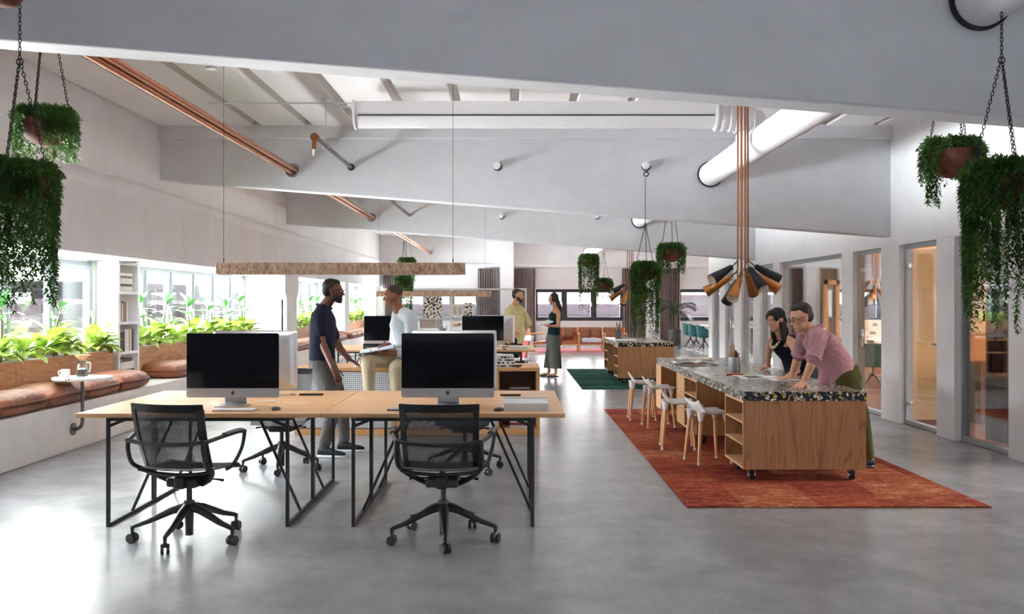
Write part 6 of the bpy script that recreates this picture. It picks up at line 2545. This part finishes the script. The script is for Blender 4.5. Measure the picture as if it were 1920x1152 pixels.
# ------------------------------------------------------------------ man in pink leaning on the island
YF = 8.45
f = Fig('man in glasses and a pink shirt leaning with both hands on the island', (3.08, YF, GR))
hc = f(W(1502, 597, 8.32))
M = headm(hc, (-.93, -.22, -.30), (-.25, -.02, 1))
neck = f(W(1524, 622, 8.38))
hip = f(W(1577, 698, YF))
hip.x = min(hip.x, .02)
Ls, Rs = f(W(1535, 634, 8.14)), f(W(1509, 632, 8.62))
Le, Lw = f(W(1524, 676, 8.06)), f(W(1507, 714, 8.10))
Re, Rw = f(W(1497, 668, 8.72)), f(W(1484, 706, 8.80))
Lw.z = Rw.z = ZI - GR + .035
side = V((-.1, .99, 0))
b = MB()
head(b, M, 1.03)
chain(b, [hc + V((.035, .01, -.06)), neck + V((0, 0, -.02))], [.058, .066])
trunk(b, [(hip + V((0, 0, -.05)), .15, .11), (mid(hip, neck, .35), .15, .11), (mid(hip, neck, .7), .165, .11), (neck + V((.05, 0, -.06)), .16, .095), (neck, .07, .06)], side)
chain(b, [Ls, Le, Lw], [.05, .042, .028])
chain(b, [Rs, Re, Rw], [.05, .042, .028])
chain(b, [mid(Le, Lw, .28)], [.041])
chain(b, [mid(Re, Rw, .28)], [.041])
hand(b, Lw, (-.55, -.70, -.16), (.1, 0, 1), 1.05, -1, .12, .16)
hand(b, Rw, (-.95, -.15, -.16), (.1, 0, 1), 1.05, -1, .12, .14)
for s_, k_, a_ in ((-.1, (-.02, -.12, .48), (.04, -.14, .09)), (.1, (.0, .12, .48), (.1, .14, .09))):
    chain(b, [hip + V((0, s_, -.05)), k_, a_], [.085, .052, .036])
remesh(b, 'body', SK_L, f.t, .0065, 5)
headparts(f.t, M, 1.03, SHORT, HAIRD, glasses=True)
pink = cloth('pink shirt', (184, 138, 146), .8, (10, 10, 10))
b = MB()
trunk(b, [(hip + V((.0, 0, -.06)), .18, .145), (mid(hip, neck, .3) + V((.01, 0, -.02)), .178, .14), (mid(hip, neck, .68), .19, .135), (neck + V((.045, 0, -.07)), .19, .12), (neck + V((.01, 0, -.01)), .085, .078)], side)
for S_, E_ in ((Ls, Le), (Rs, Re)):
    chain(b, [mid(S_, neck, .5), S_, mid(S_, E_, .9)], [.078, .078, .066])
chain(b, [hip + V((-.13, -.02, .02)), hip + V((-.16, -.02, -.12))], [.07, .06])
remesh(b, 'shirt', pink, f.t, .008, 4)
MB().tube([neck + V((.082 * math.cos(a), .078 * math.sin(a), .02 + .035 * math.cos(a))) for a in [2 * PI * i / 18 for i in range(18)]], .014, 8, close=True).build('collar', pink, f.t, smooth=60)
for S_, E_ in ((Ls, Le), (Rs, Re)):
    d = (E_ - S_).normalized()
    c = mid(S_, E_, .92)
    s, u, _ = frame(d)
    MB().tube([c + (s * math.cos(a) + u * math.sin(a)) * .062 for a in [2 * PI * i / 16 for i in range(16)]], .012, 8, flat=1.6, close=True).build('rolled_cuff', pink, f.t, smooth=60)
b = MB()
trunk(b, [(hip + V((.02, 0, -.16)), .175, .14), (hip + V((.015, 0, -.04)), .18, .15), (hip + V((.0, 0, .05)), .165, .13)], side)
for s_, k_, a_ in ((-.1, (-.02, -.12, .48), (.04, -.14, .09)), (.1, (.0, .12, .48), (.1, .14, .09))):
    chain(b, [hip + V((0, s_, -.05)), mid(hip + V((0, s_, -.05)), k_, .5), k_, V(a_) + V((0, 0, .02))], [.115, .095, .08, .06])
remesh(b, 'trousers', cloth('olive trouser', (78, 76, 36), .5), f.t, .009, 4)
for s_, a_ in ((-.1, (.04, -.14)), (.1, (.1, .14))):
    shoe(f.t, (a_[0] + .05, a_[1], 0), (a_[0] - .2, a_[1] - .02, 0), dsh, m['blackp'])

# ------------------------------------------------------------------ woman with bead necklace
YF = 9.8
f = Fig('woman in a navy top and pale bead necklace leaning on the island', (3.10, YF, GR))
hc = f(W(1455, 601, 9.62))
M = headm(hc, (-.82, -.50, -.24), (-.1, -.05, 1))
neck = f(W(1463, 628, 9.72))
hip = f(W(1502, 690, 9.9))
Rs, Ls = f(W(1446, 638, 9.98)), f(W(1482, 640, 9.55))
Re, Rw = f(W(1441, 664, 10.12)), f(W(1440, 690, 10.22))
Le, Lw = f(W(1498, 670, 9.45)), f(W(1494, 702, 9.42))
Rw.z = Lw.z = ZI - GR + .03
side = V((-.5, .82, 0))
b = MB()
head(b, M, .97, True)
chain(b, [hc + V((.025, .01, -.06)), neck + V((0, 0, -.02))], [.047, .052])
trunk(b, [(hip + V((0, 0, -.05)), .15, .11), (mid(hip, neck, .38), .12, .092), (mid(hip, neck, .7), .14, .108), (neck + V((.02, 0, -.07)), .145, .08), (neck, .056, .05)], side)
chain(b, [Rs, Re, Rw], [.043, .035, .023])
chain(b, [Ls, Le, Lw], [.043, .035, .023])
hand(b, Rw, (-.85, -.25, -.2), (0, 0, 1), .92, -1, .15, .12)
hand(b, Lw, (-.85, -.35, -.2), (0, 0, 1), .92, -1, .15, .12)
for s_, k_, a_ in ((V((.05, -.08, 0)), (.0, -.08, .48), (.02, -.1, .09)), (V((-.05, .08, 0)), (-.02, .12, .48), (.02, .12, .09))):
    chain(b, [hip + s_ + V((0, 0, -.05)), k_, a_], [.085, .05, .034])
remesh(b, 'body', SK_L, f.t, .0065, 5)
HW = [((0, -.028, .048), (.082, .094, .082)), ((0, -.058, -.02), (.080, .058, .085)), ((.062, -.02, -.07), (.026, .045, .09)), ((-.062, -.02, -.07), (.026, .045, .09)), ((.066, .005, -.16), (.024, .034, .085)), ((-.066, .005, -.16), (.024, .034, .085)), ((0, -.07, -.12), (.07, .045, .09)), ((0, .022, .086), (.062, .062, .038)), ((.052, .045, .045), (.024, .034, .045)), ((-.052, .045, .045), (.024, .034, .045))]
headparts(f.t, M, .98, HW, HAIRB, True)
b = MB()
trunk(b, [(hip + V((-.01, 0, -.03)), .165, .125), (mid(hip, neck, .38), .138, .112), (mid(hip, neck, .7), .158, .128), (neck + V((.02, 0, -.085)), .14, .095), (neck + V((.012, 0, -.045)), .092, .072)], side)
remesh(b, 'top', cloth('navy top', (24, 28, 44), .5), f.t, .008, 4)
b = MB()
trunk(b, [(hip + V((.0, 0, -.16)), .175, .135), (hip + V((0, 0, -.04)), .175, .135), (hip + V((0, 0, .04)), .15, .12)], side)
for s_, k_, a_ in ((V((.05, -.08, 0)), (.0, -.08, .48), (.02, -.1, .09)), (V((-.05, .08, 0)), (-.02, .12, .48), (.02, .12, .09))):
    chain(b, [hip + s_ + V((0, 0, -.06)), k_, V(a_) + V((0, 0, .02))], [.11, .08, .06])
remesh(b, 'trousers', cloth('grey patterned trouser', (58, 60, 62), .5, stripes=((120, 120, 118), 22)), f.t, .009, 4)
fd = V((-.82, -.5, 0)).normalized()
sd = V((-.5, .82, 0)).normalized()
b = MB()
for i in range(15):
    q = -1 + 2 * i / 14
    p = neck + fd * (.05 + .065 * (1 - q * q)) + sd * (.085 * q) + V((0, 0, -.015 - .115 * (1 - q * q)))
    b.ell(p, (.010, .010, .018 if abs(q) < .7 else .01), 10, 6)
b.build('necklace', m['toothy'], f.t, smooth=60)
for a_ in ((.02, -.1), (.02, .12)):
    shoe(f.t, (a_[0] + .05, a_[1], 0), (a_[0] - .18, a_[1] - .06, 0), dsh, m['blackp'])
